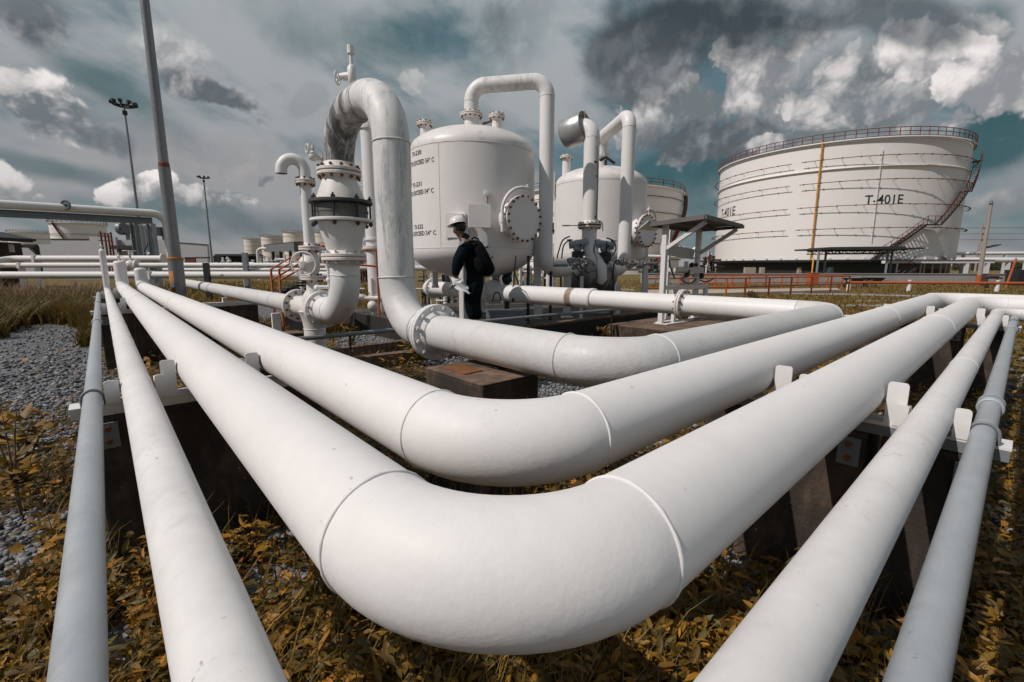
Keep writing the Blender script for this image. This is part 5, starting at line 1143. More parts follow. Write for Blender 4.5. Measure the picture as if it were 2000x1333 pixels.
def barrow(px, D, flip, label):
    g_ = gz(px, D); r_ = RGT * flip; root = thing('wheelbarrow', label, 'wheelbarrow', g_, 'dark wheelbarrows by the shelter')
    m = MB(); T = [g_ + Z * .62 - r_ * .55 + FWD * .35, g_ + Z * .62 + r_ * .55 + FWD * .35, g_ + Z * .62 + r_ * .55 - FWD * .35, g_ + Z * .62 - r_ * .55 - FWD * .35]; Bt = [g_ + Z * .32 - r_ * .25 + FWD * .2, g_ + Z * .36 + r_ * .3 + FWD * .2, g_ + Z * .36 + r_ * .3 - FWD * .2, g_ + Z * .32 - r_ * .25 - FWD * .2]
    m.add(T + Bt, [(0, 1, 2, 3), (7, 6, 5, 4), (0, 4, 5, 1), (1, 5, 6, 2), (2, 6, 7, 3), (3, 7, 4, 0)]); m.build('tray', 'dark', root)
    MB().torus(g_ + Z * .19 - r_ * .5, FWD, .15, .045, 20, 8).lathe([(.05, -.05), (.05, .05)], g_ + Z * .19 - r_ * .5, FWD, 10).build('wheel', 'rubber', root)
    m = MB()
    for s_ in (-.2, .2): m.tube([g_ + Z * .19 - r_ * .5 + FWD * s_ * .4, g_ + Z * .3 + FWD * s_, g_ + Z * .5 + r_ * .95 + FWD * s_ * 1.3], .022, 6).tube([g_ + Z * .32 + r_ * .3 + FWD * s_, g_ + r_ * .4 + FWD * s_ * 1.3], .022, 6)
    m.build('frame', 'steel_grey', root)
barrow(1674, 29, 1, 'dark wheelbarrow just behind the end of the orange guard rail'); barrow(1711, 30, 1, 'dark wheelbarrow tipped beside a pale handle, right of the other one')
ct = thing('trolley', 'red and black trolley behind the orange barrier near the concrete pole', 'trolley', gz(1945, 29)); g_ = gz(1945, 29); MB().box(g_ + Z * .62, (.75, .5, .08), RGT).box(g_ + Z * .3, (.7, .45, .05), RGT).build('deck', 'dark', ct)
m = MB()
for s_ in (-.3, .3): m.torus(g_ + Z * .14 + RGT * s_, FWD, .1, .04, 14, 6).bar(g_ + Z * .14 + RGT * s_, g_ + Z * .65 + RGT * s_, .04)
m.build('wheels', 'rubber', ct); m = MB()
for k in range(6): m.ball(g_ + Z * .72 + RGT * (-.3 + .12 * k), .08, 8, 6)
m.build('load', 'redbrown', ct)
ptf = thing('valve_platform', 'flat white roofed valve shelter with pale posts right of the dark shelter', 'shelter', gz(1825, 38)); D_ = 38
a, b_ = atD(1752, 512, D_), atD(1903, 512, D_); MB().bar(a, b_, 3.2, .22, up=Z).build('roof', 'white_plain', ptf); MB().bar(a + Z * .14, b_ + Z * .14, 3.3, .03, up=Z).build('roof_trim', 'redbrown', ptf)
for px in (1754, 1801, 1808, 1824, 1840, 1850, 1897): g_ = gz(px, D_ - 1.2 if px in (1754, 1897) else D_ + .5); MB().tube([g_, g_ + Z * a.z], .055, 8).build('post', 'white_plain', ptf)
MB().box(gz(1820, 39.5) + Z * .6, (2.6, .4, 1.1), RGT).build('back_panel', 'redbrown', ptf); MB().box(gz(1824, 37.5) + Z * .3, (2.6, .5, .5), RGT).build('tank_trough', 'blue_grey', ptf)
m = MB(); a, b_ = gz(1757, 36), gz(1788, 36) + Z * 1.2; m.bar(a, b_, .5, .12, up=Z); m.build('stair', 'dark', ptf); m = MB()
for h_ in (.45, .9): m.tube([a + Z * h_, b_ + Z * h_], .03, 6)
m.build('stair_rail', 'redbrown', ptf)
# concrete pole, utility pole with wires, pipe rack, far trees
g_ = gz(1918, 33); pc = thing('concrete_pole', 'leaning looking concrete pole with an orange base at the right', 'pole', g_); zt_ = atD(1940, 400, 33).z
MB().tube([g_, g_ + Z * zt_], [.15, .095], 12).build('shaft', 'pole_conc', pc); MB().tube([g_ - Z * .01, g_ + Z * .75], .16, 12).build('orange_base', 'orange', pc); MB().torus(g_ + Z * (zt_ + .12), FWD, .12, .02, 14, 6).ball(g_ + Z * zt_, .1).build('top_eye', 'dark', pc); MB().box(g_ + Z * 2.75 + RGT * .5, (.9, .5, .06), (RGT + Z * .25)).build('lamp', 'dark', pc)
g_ = gz(1908, 105); up_ = thing('utility_pole', 'distant pale utility pole with insulator arms beside the concrete pole', 'utility pole', g_); zt_ = atD(1917, 438, 105).z
MB().tube([g_, g_ + Z * zt_], [.22, .14], 8).build('shaft', 'pole_conc', up_); m = MB()
for k in range(3): z_ = zt_ - 1.0 - 1.3 * k; m.bar(g_ + Z * z_, g_ + Z * z_ + RGT * .55, .12).ball(g_ + Z * (z_ + .15) + RGT * .5, .16, 8, 6)
m.build('insulator_arm', 'dark', up_)
for k in range(3):
    z_ = zt_ - 1.0 - 1.3 * k; p = g_ + Z * (z_ + .2) + RGT * .5; P = [p + RGT * (t * 60) - FWD * (t * 6) + Z * (t * t * 1.2 - abs(t) * 1.2 * .6) for t in [-.35 + 1.7 * i / 20 for i in range(21)]]
    MB().tube(P, .035, 5).top('power_line', 'dark', ('top', 'middle', 'lowest')[k] + ' of three thin wires strung from the utility pole', 'power line')
for k, (y, D_, r_, lb) in enumerate(((496, 62, .22, 'farther white pipe high on the rack at the right edge'), (508.5, 48, .26, 'nearer white pipe on the rack at the right edge'))):
    a, b_ = atD(1862 + 8 * k, y, D_), atD(2150, y - (0 if k else 2), D_); root = thing('rack_pipe', lb, 'pipe', a); MB().tube([a, b_], r_, 16).build('straight_run', 'white_plain', root)
    m = MB()
    for j_ in range(7): q = a.lerp(b_, (j_ + .5) / 7); m.bar(Vector((q.x, q.y, 0)), q - Z * r_, .4)
    m.build('rack_post', 'wall', root)
sl = thing('leaning_bar', 'slanting orange brace bar near the right edge by the rack', 'brace', gz(1976, 30)); MB().tube([gz(1974, 30), atD(1985, 505, 30)], .06, 10).build('bar', 'orange', sl); MB().box(gz(1994, 33) + Z * .55, (1.0, 1, 1.1), RGT).build('louvre_panel', 'dark', sl)
# white pipes, valves behind the stand
vb = thing('valve_skid', 'white pipe with bends and valves seen through the instrument stand', 'valve skid', gz(1330, 34)); a, b_ = atD(1262, 501, 34), atD(1366, 503, 34)
MB().tube([a, b_], .12, 14).build('header', 'white_plain', vb)
for px in (1357, 1364): q = atD(px, 502, 34); MB().tube([q - RGT * .25, q - RGT * .2 + Z * .45, q + Z * .6, q + Z * .62 + RGT * .15], .14, 12).build('bend', 'white_plain', vb)
m = MB()
for px, y in ((1319, 496), (1328, 492), (1335, 494)): q = atD(px, y, 34); m.tube([q - Z * .3, q + Z * .15], .1, 10).tube([q + Z * .1, q + Z * .4], .03, 6).torus(q + Z * .4, Z, .14, .02, 14, 6)
m.build('valve', 'white_plain', vb)
yard('dark tangle of pipework and rusty valves left of the big tank', 1376, 1396, 492, 520, 44, 12, ('dark', 'redbrown', 'white_plain'), 21)
yard('dark machinery strip under the second tank behind the farther vessel', 1262, 1300, 506, 524, 40, 9, ('green', 'dark'), 22)
rs2 = thing('ladder_frame', 'red ladder frame leaning right of the farther vessel', 'ladder', gz(1285, 28)); a, b_ = gz(1278, 28), atD(1294, 512, 28); m = MB()
for s_ in (0, .3): m.tube([a + RGT * s_, b_ + RGT * s_], .03, 6)
for k in range(5): m.bar(a.lerp(b_, k / 5), a.lerp(b_, k / 5) + RGT * .3, .03)
m.build('ladder', 'redbrown', rs2)
# ================================================================== GROUND
def vnoise(x, y, s, seed=0):
    x = np.asarray(x) * s + 137.3 * seed; y = np.asarray(y) * s + 71.7 * seed
    xi = np.floor(x).astype(np.int64); yi = np.floor(y).astype(np.int64); fx = x - xi; fy = y - yi
    fx = fx * fx * (3 - 2 * fx); fy = fy * fy * (3 - 2 * fy)
    def h(a, b):
        n = (a * 374761393 + b * 668265263 + seed * 1442695) & 0x7fffffff; n = ((n ^ (n >> 13)) * 1274126177) & 0x7fffffff; return ((n ^ (n >> 16)) & 0xffff) / 65535.
    return (h(xi, yi) * (1 - fx) + h(xi + 1, yi) * fx) * (1 - fy) + (h(xi, yi + 1) * (1 - fx) + h(xi + 1, yi + 1) * fx) * fy
# bare gravel patches (centre on the ground seen at px,py; radii in metres along / across)
def gpatch(px, py, rx, ry):
    c = onZ(px, py, 0); e = onZ(px + rx, py, 0) - c; f = onZ(px, py + ry, 0) - onZ(px, py - ry, 0); return c, e, f * .5
PATCH = [gpatch(*p) for p in ((60, 700, 150, 62), (95, 655, 75, 30), (10, 770, 60, 25), (15, 1075, 48, 70), (235, 1285, 30, 60), (1105, 765, 90, 38), (1060, 790, 60, 20), (805, 655, 60, 22), (705, 668, 50, 20), (505, 610, 60, 16), (1485, 1090, 70, 32), (1715, 1260, 45, 45), (1590, 1130, 40, 20), (330, 990, 50, 60), (720, 1290, 60, 30), (1000, 970, 60, 8), (1420, 830, 60, 10), (880, 705, 40, 18), (1600, 650, 30, 10))]
def gravel_at(x, y):
    g = np.zeros_like(x)
    for c, e, f in PATCH:
        det = e.x * f.y - e.y * f.x; dx = x - c.x; dy = y - c.y
        a = (dx * f.y - dy * f.x) / det; b = (-dx * e.y + dy * e.x) / det
        g = np.maximum(g, 1.35 - np.sqrt(a * a + b * b))
    n = vnoise(x, y, 2.2, 1) * .6 + vnoise(x, y, 6.5, 2) * .4
    return np.clip(g * 1.6 + (n - .5) * 1.5, 0, 1)
NA, NR = 200, 150
rr = np.concatenate([[.02], np.geomspace(.3, 60, NR - 20), np.geomspace(66, 4500, 19)]); aa = np.linspace(0, 2 * PI, NA, endpoint=False)
AX, RX = np.meshgrid(aa, rr); gx = RX * np.cos(AX); gy = RX * np.sin(AX); gzv = np.where(RX < 12, (vnoise(gx, gy, 3., 5) - .5) * .03, 0) - .004
gv = np.stack([gx, gy, gzv], -1).reshape(-1, 3); fs = []
for i in range(NR - 1):
    for k in range(NA): fs.append((i * NA + k, i * NA + (k + 1) % NA, (i + 1) * NA + (k + 1) % NA, (i + 1) * NA + k))
fs.append(tuple(range(NA))[::-1])
me = bpy.data.meshes.new('ground'); me.from_pydata(gv.tolist(), [], fs)
if me.polygons[0].normal.z < 0: me.flip_normals()
att = me.attributes.new('grav', 'FLOAT', 'POINT'); att.data.foreach_set('value', gravel_at(gv[:, 0], gv[:, 1]).astype(np.float32))
m, nt = new_mat('ground'); P = coords(nt); ga_ = nt.n('ShaderNodeAttribute', {'attribute_name': 'grav'}).outputs[2]
vo = nt.n('ShaderNodeTexVoronoi', {}, Vector=P, Scale=26); ve = nt.n('ShaderNodeTexVoronoi', {'feature': 'DISTANCE_TO_EDGE'}, Vector=P, Scale=26)
stone = nt.mix(nt.n('ShaderNodeSeparateColor', {}, Color=vo.outputs[1]).outputs[0], (.10, .105, .12), (.36, .36, .38)); stone = nt.mix(nt.smooth(ve.outputs[0], 0, .12), (.03, .03, .03), stone)
n1 = nt.noise(P, .35, 6, .6); n2 = nt.noise(P, 5, 6, .65); n3 = nt.noise(nt.scalev(P, (1, 1, 1)), .09, 3)
soil = nt.mix(n2, (.035, .022, .010), (.105, .068, .026)); grassc = nt.mix(nt.smooth(n1, .35, .65), (.27, .165, .035), (.15, .115, .03)); far = nt.mix(nt.smooth(n2, .3, .7), grassc, (.13, .09, .025))
dist = nt.vmath('LENGTH', P); base = nt.mix(nt.smooth(dist, 5, 11), soil, far); base = nt.mix(nt.math('MULTIPLY', nt.smooth(n3, .56, .64), nt.smooth(nt.noise(P, 1.7, 5), .45, .6)), base, (.34, .32, .31))
nt.put(nt.bs.inputs['Base Color'], nt.mix(nt.smooth(ga_, .35, .6), base, stone)); nt.bs.inputs['Roughness'].default_value = .95
nt.put(nt.bs.inputs['Normal'], nt.n('ShaderNodeBump', {}, Strength=.7, Distance=.03, Height=nt.math('ADD', nt.smooth(ve.outputs[0], 0, .2), n2)))
me.materials.append(m); go = bpy.data.objects.new('ground', me); COL.objects.link(go); struct(go)
def strip(name, L, mat, z):
    n = len(L); vs = [Vector((p.x, p.y, z)) for p, w in L] + [Vector((p.x, p.y, z)) + FWD * w for p, w in L]
    o = MB().add(vs, [(i, i + 1, n + i + 1, n + i) for i in range(n - 1)]).build(name, mat, None); return struct(o)
m, nt = new_mat('gravel_track'); P = coords(nt); n = nt.noise(P, 14, 5, .7); nt.put(nt.bs.inputs['Base Color'], nt.mix(nt.smooth(n, .35, .65), (.14, .13, .125), (.46, .43, .42))); nt.bs.inputs['Roughness'].default_value = .95
M['track'] = m
rs = random.Random(4)
strip('gravel_track', [(gz(x, 22.6 - (x - 1540) * .0072) - FWD * rs.uniform(0, .35), 1.5 + rs.uniform(-.5, .5)) for x in range(1540, 2300, 20)], 'track', .004)
strip('gravel_track', [(gz(x, 15.5 + rs.uniform(-.2, .2)), .25 + .9 * math.sin(PI * (x - 1650) / 170) * rs.uniform(.4, 1)) for x in range(1650, 1822, 10)], 'track', .005)
strip('gravel_track', [(gz(x, 17.8 + rs.uniform(-.2, .2)), .15 + .5 * math.sin(PI * (x - 1670) / 160) * rs.uniform(.4, 1)) for x in range(1670, 1832, 10)], 'track', .005)
strip('concrete_yard', [(gz(x, 25.5), 3) for x in range(1000, 1300, 50)], 'tan', .004)

# ------------------------------------------------------------------ ground cover built from many small faces
KEEP = [(-.14, .88, 2.5, 2.83), (-.12, .88, 8, 8.3), (2.1, 2.42, -.03, .98), (6.55, 6.86, -.03, 1.32), (1.36, 1.78, 1.74, 2.32), (1.25, 1.95, 6.15, 6.55), (.75, 2.15, 9.4, 9.8), (3.92, 13.7, 5.22, 10.3), (6.8, 9.4, 3.5, 5.0), (1.58, 1.82, 5.06, 5.3)]
def free(x, y):
    ok = np.ones(x.shape, bool)
    for a, b, c, d in KEEP: ok &= ~((x > a) & (x < b) & (y > c) & (y < d))
    return ok
def polar_pts(n, d0, d1, az0=-58, az1=62):
    d = 1 / RNG.uniform(1 / d1, 1 / d0, n); a = np.radians(RNG.uniform(az0, az1, n)) + YAW; r = d / np.maximum(np.cos(a - YAW), .35)
    return r * np.sin(a), r * np.cos(a)
def fastmesh(name, V, Fc, mat, tint, kind='stuff', smooth=False):
    me = bpy.data.meshes.new(name); nv, nf = len(V), len(Fc); k = Fc.shape[1]
    me.vertices.add(nv); me.vertices.foreach_set('co', V.astype(np.float32).ravel()); me.loops.add(nf * k); me.loops.foreach_set('vertex_index', Fc.astype(np.int32).ravel())
    me.polygons.add(nf); me.polygons.foreach_set('loop_start', np.arange(0, nf * k, k, dtype=np.int32)); me.polygons.foreach_set('loop_total', np.full(nf, k, np.int32))
    me.update(calc_edges=True); at = me.color_attributes.new('tint', 'FLOAT_COLOR', 'POINT'); at.data.foreach_set('color', np.concatenate([tint, np.ones((nv, 1))], 1).astype(np.float32).ravel())
    me.materials.append(M[mat]); o = bpy.data.objects.new(name, me); COL.objects.link(o); o['kind'] = kind; return o
def rotations(n, tilt):
    yaw = RNG.uniform(0, 2 * PI, n); t = RNG.normal(0, tilt, n); roll = RNG.uniform(0, 2 * PI, n)
    cy, sy = np.cos(yaw), np.sin(yaw); ct, s_ = np.cos(t), np.sin(t); cr, sr = np.cos(roll), np.sin(roll)
    A = np.zeros((n, 3, 3)); A[:, 0, 0] = cy; A[:, 0, 1] = -sy; A[:, 1, 0] = sy; A[:, 1, 1] = cy; A[:, 2, 2] = 1
    # tilt about a random horizontal axis
    ax = np.stack([cr, sr, np.zeros(n)], 1); K = np.zeros((n, 3, 3)); K[:, 0, 2] = ax[:, 1]; K[:, 1, 2] = -ax[:, 0]; K[:, 2, 0] = -ax[:, 1]; K[:, 2, 1] = ax[:, 0]
    Rm = np.eye(3) + s_[:, None, None] * K + (1 - ct)[:, None, None] * (K @ K); return Rm @ A
def scatter(tmpl, faces, x, y, z, size, tilt, sq=None):
    n = len(x); Rm = rotations(n, tilt); T = np.repeat(tmpl[None], n, 0) * size[:, None, None]
    if sq is not None: T = T * sq[:, None, :]
    V = np.einsum('nij,nkj->nki', Rm, T) + np.stack([x, y, z], 1)[:, None, :]
    Fc = (faces[None] + (np.arange(n) * len(tmpl))[:, None, None]).reshape(-1, faces.shape[1]); return V.reshape(-1, 3), Fc
# lobed leaf (ivy like) and a long leaf
lob = []
for k in range(10):
    a = 2 * PI * k / 10; r = (.5 if k % 2 == 0 else .33) * (1.12 if k == 0 else 1) * (.75 if k == 5 else 1); lob.append((r * math.cos(a), r * math.sin(a), .10 * abs(math.sin(a)) - .06 * (k == 0)))
LEAF = np.array([(0, 0, 0)] + lob); LF = np.array([(0, 1 + k, 1 + (k + 1) % 10) for k in range(10)])
LONG = np.array([(-.5, 0, 0), (-.2, .13, .05), (.15, .14, .06), (.5, 0, -.08), (.15, -.14, .06), (-.2, -.13, .05), (0, 0, 0)]); LGF = np.array([(6, k, (k + 1) % 6) for k in range(6)])
def leaf_tint(n, nv, bright=1.):
    pal = np.array([(.052, .036, .009), (.095, .060, .012), (.14, .082, .014), (.20, .105, .016), (.055, .050, .016), (.03, .024, .008), (.30, .13, .015)])
    c = pal[RNG.choice(len(pal), n, p=[.20, .26, .23, .12, .11, .07, .01])] * RNG.uniform(.8, 1.5, (n, 1)) * np.array([[2.3, 2.0, 1.15]]) * bright; return np.repeat(c, nv, 0)
def veg_pts(n, d0, d1, thr=.42):
    x, y = polar_pts(n, d0, d1); g = gravel_at(x, y); clump = vnoise(x, y, 1.6, 7) * .6 + vnoise(x, y, 5, 8) * .4
    k = free(x, y) & (RNG.random(n) > np.clip((g - .2) * 2.2, 0, .965)) & (RNG.random(n) < .35 + clump * 1.1); return x[k], y[k], clump[k], g[k]
x, y, cl_, g = veg_pts(110000, .75, 9.); d = np.hypot(x, y); n = len(x)
hz = RNG.random(n) ** 1.3 * (.04 + .16 * cl_) * np.where(g > .3, .4, 1.)
V, Fc = scatter(LEAF, LF, x, y, hz + .012, RNG.uniform(.016, .05, n) * np.clip(d / 4.5, 1, 2.4), .5); fastmesh('ground_cover', V, Fc, 'leaf', leaf_tint(n, len(LEAF)))
x, y, cl_, g = veg_pts(9000, .75, 3.4); k = RNG.random(len(x)) < .55; x, y, cl_ = x[k], y[k], cl_[k]; n = len(x)
V, Fc = scatter(LEAF, LF, x, y, .03 + RNG.random(n) * (.05 + .14 * cl_), RNG.uniform(.045, .08, n), .38); fastmesh('ground_cover', V, Fc, 'leaf', leaf_tint(n, len(LEAF), .95))
x, y, cl_, g = veg_pts(26000, .9, 11.); d = np.hypot(x, y); n = len(x)
V, Fc = scatter(LONG, LGF, x, y, RNG.random(n) * (.05 + .24 * cl_) + .015, RNG.uniform(.03, .075, n) * np.clip(d / 4, 1, 2.4), .75); fastmesh('weeds', V, Fc, 'leaf', leaf_tint(n, len(LONG), 1.0))
# crushed stone
ico = bmesh.new(); bmesh.ops.create_icosphere(ico, subdivisions=1, radius=.5); ico.verts.ensure_lookup_table(); IV = np.array([v.co[:] for v in ico.verts]); IF = np.array([[v.index for v in f.verts] for f in ico.faces]); ico.free()
x, y = polar_pts(150000, .8, 11.); g = gravel_at(x, y); k = free(x, y) & (RNG.random(len(x)) < np.clip((g - .12) * 1.9, .03, 1)); x, y = x[k], y[k]; x, y = x[:60000], y[:60000]; n = len(x); d = np.hypot(x, y)
sq = np.stack([RNG.uniform(.7, 1.25, n), RNG.uniform(.55, 1., n), RNG.uniform(.35, .7, n)], 1)
V, Fc = scatter(IV * (1 + RNG.uniform(-.16, .16, IV.shape)), IF, x, y, RNG.uniform(.0, .022, n), RNG.uniform(.022, .052, n) * np.clip(d / 5, 1, 1.5), .5, sq)
tv = RNG.uniform(.10, .42, (n, 1)) * np.array([[1, 1.0, 1.04]]) * RNG.uniform(.94, 1.05, (n, 3)); fastmesh('gravel', V, Fc, 'stone', np.repeat(tv, len(IV), 0))
# grass: bent blades of three quads
def blades(name, x, y, h, w, lean, pal, top=None):
    n = len(x); a = RNG.uniform(0, 2 * PI, n); L = np.stack([np.cos(a), np.sin(a)], 1) * (h * lean * RNG.uniform(.3, 1.3, n))[:, None]; s = np.stack([-np.sin(a + .6), np.cos(a + .6)], 1) * w[:, None]
    V = np.zeros((n, 7, 3)); 
    for k, (t, ww) in enumerate(((0, 1), (.4, .85), (.75, .55))):
        for sgn in (0, 1):
            V[:, 2 * k + sgn, 0] = x + L[:, 0] * t * t + s[:, 0] * ww * (sgn - .5); V[:, 2 * k + sgn, 1] = y + L[:, 1] * t * t + s[:, 1] * ww * (sgn - .5); V[:, 2 * k + sgn, 2] = h * t
    V[:, 6, 0] = x + L[:, 0]; V[:, 6, 1] = y + L[:, 1]; V[:, 6, 2] = h * .96
    F_ = np.array([(0, 1, 3), (0, 3, 2), (2, 3, 5), (2, 5, 4), (4, 5, 6)]); Fc = (F_[None] + (np.arange(n) * 7)[:, None, None]).reshape(-1, 3)
    pal = np.array(pal); c = pal[RNG.integers(0, len(pal), n)] * RNG.uniform(.7, 1.3, (n, 1)); c = np.repeat(c[:, None, :], 7, 1)
    if top is not None: c[:, 4:, :] = np.array(top) * RNG.uniform(.7, 1.2, (n, 1, 1))
    return fastmesh(name, V.reshape(-1, 3), Fc, 'grass', c.reshape(-1, 3))
GP = [(.25, .145, .022), (.33, .185, .026), (.17, .12, .022), (.42, .24, .035), (.13, .105, .024)]
def offtrack(x, y):
    px, py, zz_ = project(np.stack([x, y, np.zeros_like(x)], 1)); D_ = x * FWD.x + y * FWD.y
    on = (px > 1535) & (D_ > 22.2 - (px - 1540) * .0072) & (D_ < 24.2 - (px - 1540) * .0072)
    on |= (px > 1655) & (px < 1818) & (D_ > 15.4) & (D_ < 16.2); on |= (px > 1675) & (px < 1825) & (D_ > 17.7) & (D_ < 18.2)
    on |= (px > 1255) & (px < 1655) & (D_ > 18.6 + np.maximum(px - 1262, 0) * .0108) & (D_ < 27)
    return ~on
def field(n, az0, az1, d0, d1, dens=.9):
    x, y = polar_pts(n, d0, d1, az0, az1); g = gravel_at(x, y); k = free(x, y) & (g < .5) & (vnoise(x, y, .8, 9) * .6 + vnoise(x, y, 3, 10) * .4 > .5 - dens * .5) & ~((np.abs(x - .4) < .53) & (y < 13)) & offtrack(x, y); return x[k], y[k]
x, y = field(60000, -50, -37, 7.6, 19, 1.); d = np.hypot(x, y); blades('tall_grass', x, y, RNG.uniform(.2, .62, len(x)) * np.clip(.3 + (d - 8.5) * .12, .3, 1), .006 + .0011 * d, .55, [(.17, .105, .019), (.23, .135, .021), (.12, .098, .019), (.29, .175, .027), (.085, .082, .02)])
x, y = field(900, -50, -38, 13, 18.5, .9); blades('seeding_grass', x, y, RNG.uniform(.6, 1.0, len(x)), np.full(len(x), .028), .3, GP, (.40, .26, .17))
x, y = field(26000, -40, -12, 9, 40, .9); d = np.hypot(x, y); blades('short_grass', x, y, RNG.uniform(.08, .22, len(x)), .006 + .0014 * d, .5, GP)
x, y = field(60000, 12, 62, 8.5, 45, .92); d = np.hypot(x, y); k = ~((d > 18) & (d < 27) & False); blades('short_grass', x, y, RNG.uniform(.06, .22, len(x)) * np.where(d > 13, .55, 1.), .006 + .0013 * d, .5, GP + [(.36, .20, .03), (.27, .16, .028)])
x, y = polar_pts(9000, .9, 7); k = free(x, y) & (gravel_at(x, y) < .45); x, y = x[k], y[k]; blades('grass_tufts', x, y, RNG.uniform(.08, .3, len(x)), RNG.uniform(.004, .009, len(x)), .7, GP)
x, y = polar_pts(420, .9, 3.); k = free(x, y); x, y = x[k], y[k]; blades('flower_stalks', x, y, RNG.uniform(.2, .42, len(x)), np.full(len(x), .0035), .45, [(.16, .10, .03), (.22, .14, .04)], (.42, .30, .16))
# single plants one can point at
def weed(base, h, n, label, spread=.25, lsz=.12, cat='weed', name='tall_weed', stems=3, lean=(0, 0), bright=1.):
    base = Vector(base); root = thing(name, label, cat, base); m = MB(); LV = []; LFs = []; rs = random.Random(int(h * 1000) + n); cnt = 0
    for s_ in range(stems):
        dx, dy = rs.uniform(-1, 1) * spread + lean[0], rs.uniform(-1, 1) * spread + lean[1]; P = [base + Vector((dx * t * t, dy * t * t, h * t * rs.uniform(.9, 1))) for t in (0, .25, .5, .75, 1)]
        P = [base + Vector((dx * t * t, dy * t * t, h * t)) for t in (0, .25, .5, .75, 1)]; m.tube(P, [.006 + .004 * h, .005 + .003 * h, .005, .004, .002], 6)
        for k in range(n):
            t = rs.uniform(.15, 1); i = min(int(t * 4), 3); p = P[i].lerp(P[i + 1], t * 4 - i); a = rs.uniform(0, 2 * PI); q = Vector((math.cos(a), math.sin(a), rs.uniform(-.3, .7))).normalized(); u = q.cross(Z).normalized(); v = u.cross(q); L = lsz * rs.uniform(.5, 1.2)
            pts = [p, p + q * L * .3 + u * L * .18, p + q * L * .65 + u * L * .16, p + q * L - v * L * -.15, p + q * L * .65 - u * L * .16, p + q * L * .3 - u * L * .18, p + q * L * .5 + v * L * .08]; LV += [x_ for x_ in pts]; LFs += [(cnt + 6, cnt + j_, cnt + (j_ + 1) % 6) for j_ in range(6)]; cnt += 7
    m.build('stem', 'plinth_top', root); V = np.array([tuple(p - base) for p in LV]); nl = cnt // 7
    o = fastmesh('leaves', V, np.array(LFs), 'leaf', leaf_tint(nl, 7, bright)); del o['kind']; o.parent = root; return root
weed(onZ(42, 1010, 0), .62, 14, 'tall thin weed with dry leaves at the left edge beside the gravel', .09, .12, stems=3)
weed(onZ(55, 960, 0), .45, 16, 'low bushy weed with curled orange leaves below the tall thin one at the left', .2, .14, stems=4)
weed(onZ(690, 690, 0), .42, 16, 'leafy weed growing under the elbow of the looped pipe', .14, .10, stems=4)
weed(onZ(820, 715, 0), .34, 18, 'broad leafy weed between the looped pipe and the thick white pipe', .22, .13, stems=5)
weed(onZ(1185, 672, 0), .3, 16, 'small pale green weed at the foot of the dark vessel pad', .14, .09, stems=5, bright=1.5)
weed(onZ(1255, 672, 0), .3, 20, 'weed patch between the vessel pad and the brown stand plinth', .3, .1, stems=7)
weed(gz(1478, 13), .62, 26, 'dark bush behind the returning white pipe, left of the orange guard rail', .3, .16, stems=6, cat='bush', name='bush', bright=.5)
weed(gz(1692, 10.5), .5, 16, 'dark upright weed in the dry grass right of the pipe bend', .1, .1, stems=2, bright=.6)
weed(gz(1660, 10), .36, 16, 'low weed beside the outer pipe bend', .25, .1, stems=5, bright=.8)
weed(onZ(600, 690, 0), .4, 12, 'weed stems in front of the tee support leg', .12, .1, stems=3)
# far trees along the right horizon
n = 5000; px_ = RNG.uniform(1862, 2080, n); D_ = RNG.uniform(140, 175, n); xs_ = []
fw = np.array(FWD); rg_ = np.array(RGT); pos = fw[None] * D_[:, None] + rg_[None] * (D_ * (px_ - 1000) / 903)[:, None]; hh = RNG.random(n) * (1.8 + 2.2 * vnoise(px_, D_ * 0, .06, 3))
V, Fc = scatter(LONG, LGF, pos[:, 0], pos[:, 1], hh, RNG.uniform(.5, 1.2, n), 1.2); fastmesh('far_trees', V, Fc, 'leaf', np.repeat(np.array([[.035, .038, .016]]) * RNG.uniform(.5, 1.5, (n, 1)), 7, 0))

# ================================================================== SKY
SUN_EL = math.radians(47); SUN_AZ = math.radians(284)      # compass: clockwise from +Y
w = bpy.data.worlds.new('World'); scene.world = w; w.use_nodes = True; t = w.node_tree; t.nodes.clear(); nt = NT(t)
Dv = nt.n('ShaderNodeTexCoord').outputs['Generated']
xr = nt.vmath('DOT_PRODUCT', Dv, tuple(RGT)); xf = nt.vmath('DOT_PRODUCT', Dv, tuple(FWD)); zz = nt.vmath('DOT_PRODUCT', Dv, (0, 0, 1))
az = nt.math('ARCTAN2', xr, xf); el = nt.math('ARCSINE', zz); UV = nt.n('ShaderNodeCombineXYZ', {}, X=az, Y=el).outputs[0]
def uv(px, py): d = ray(px, py).normalized(); return np.array([math.atan2(d.dot(RGT), d.dot(FWD)), math.asin(d.z)])
def n2d(vec, scale, detail, rough, dist=0.): return nt.n('ShaderNodeTexNoise', {'noise_dimensions': '2D'}, Vector=vec, Scale=scale, Detail=detail, Roughness=rough, Distortion=dist).outputs[0]
big = n2d(UV, 3.2, 7, .58, .3); fine = n2d(UV, 14, 8, .6, .0)
wob = nt.n('ShaderNodeTexNoise', {'noise_dimensions': '2D'}, Vector=UV, Scale=9., Detail=4., Roughness=.55).outputs[1]
UW = nt.vmath('ADD', UV, nt.vmath('MULTIPLY', nt.vmath('SUBTRACT', wob, (.5, .5, .5)), (.06, .06, 0)))
def puff(vec, sc):
    nd = nt.n('ShaderNodeTexVoronoi', {'feature': 'SMOOTH_F1', 'voronoi_dimensions': '2D'}, Vector=vec, Scale=sc, Detail=3., Roughness=.5, Lacunarity=2.3, Smoothness=.5); return nt.math('SUBTRACT', 1., nd.outputs[0])
def soft(off): return n2d(nt.vmath('ADD', UV, off), 5.5, 7, .54, .0)
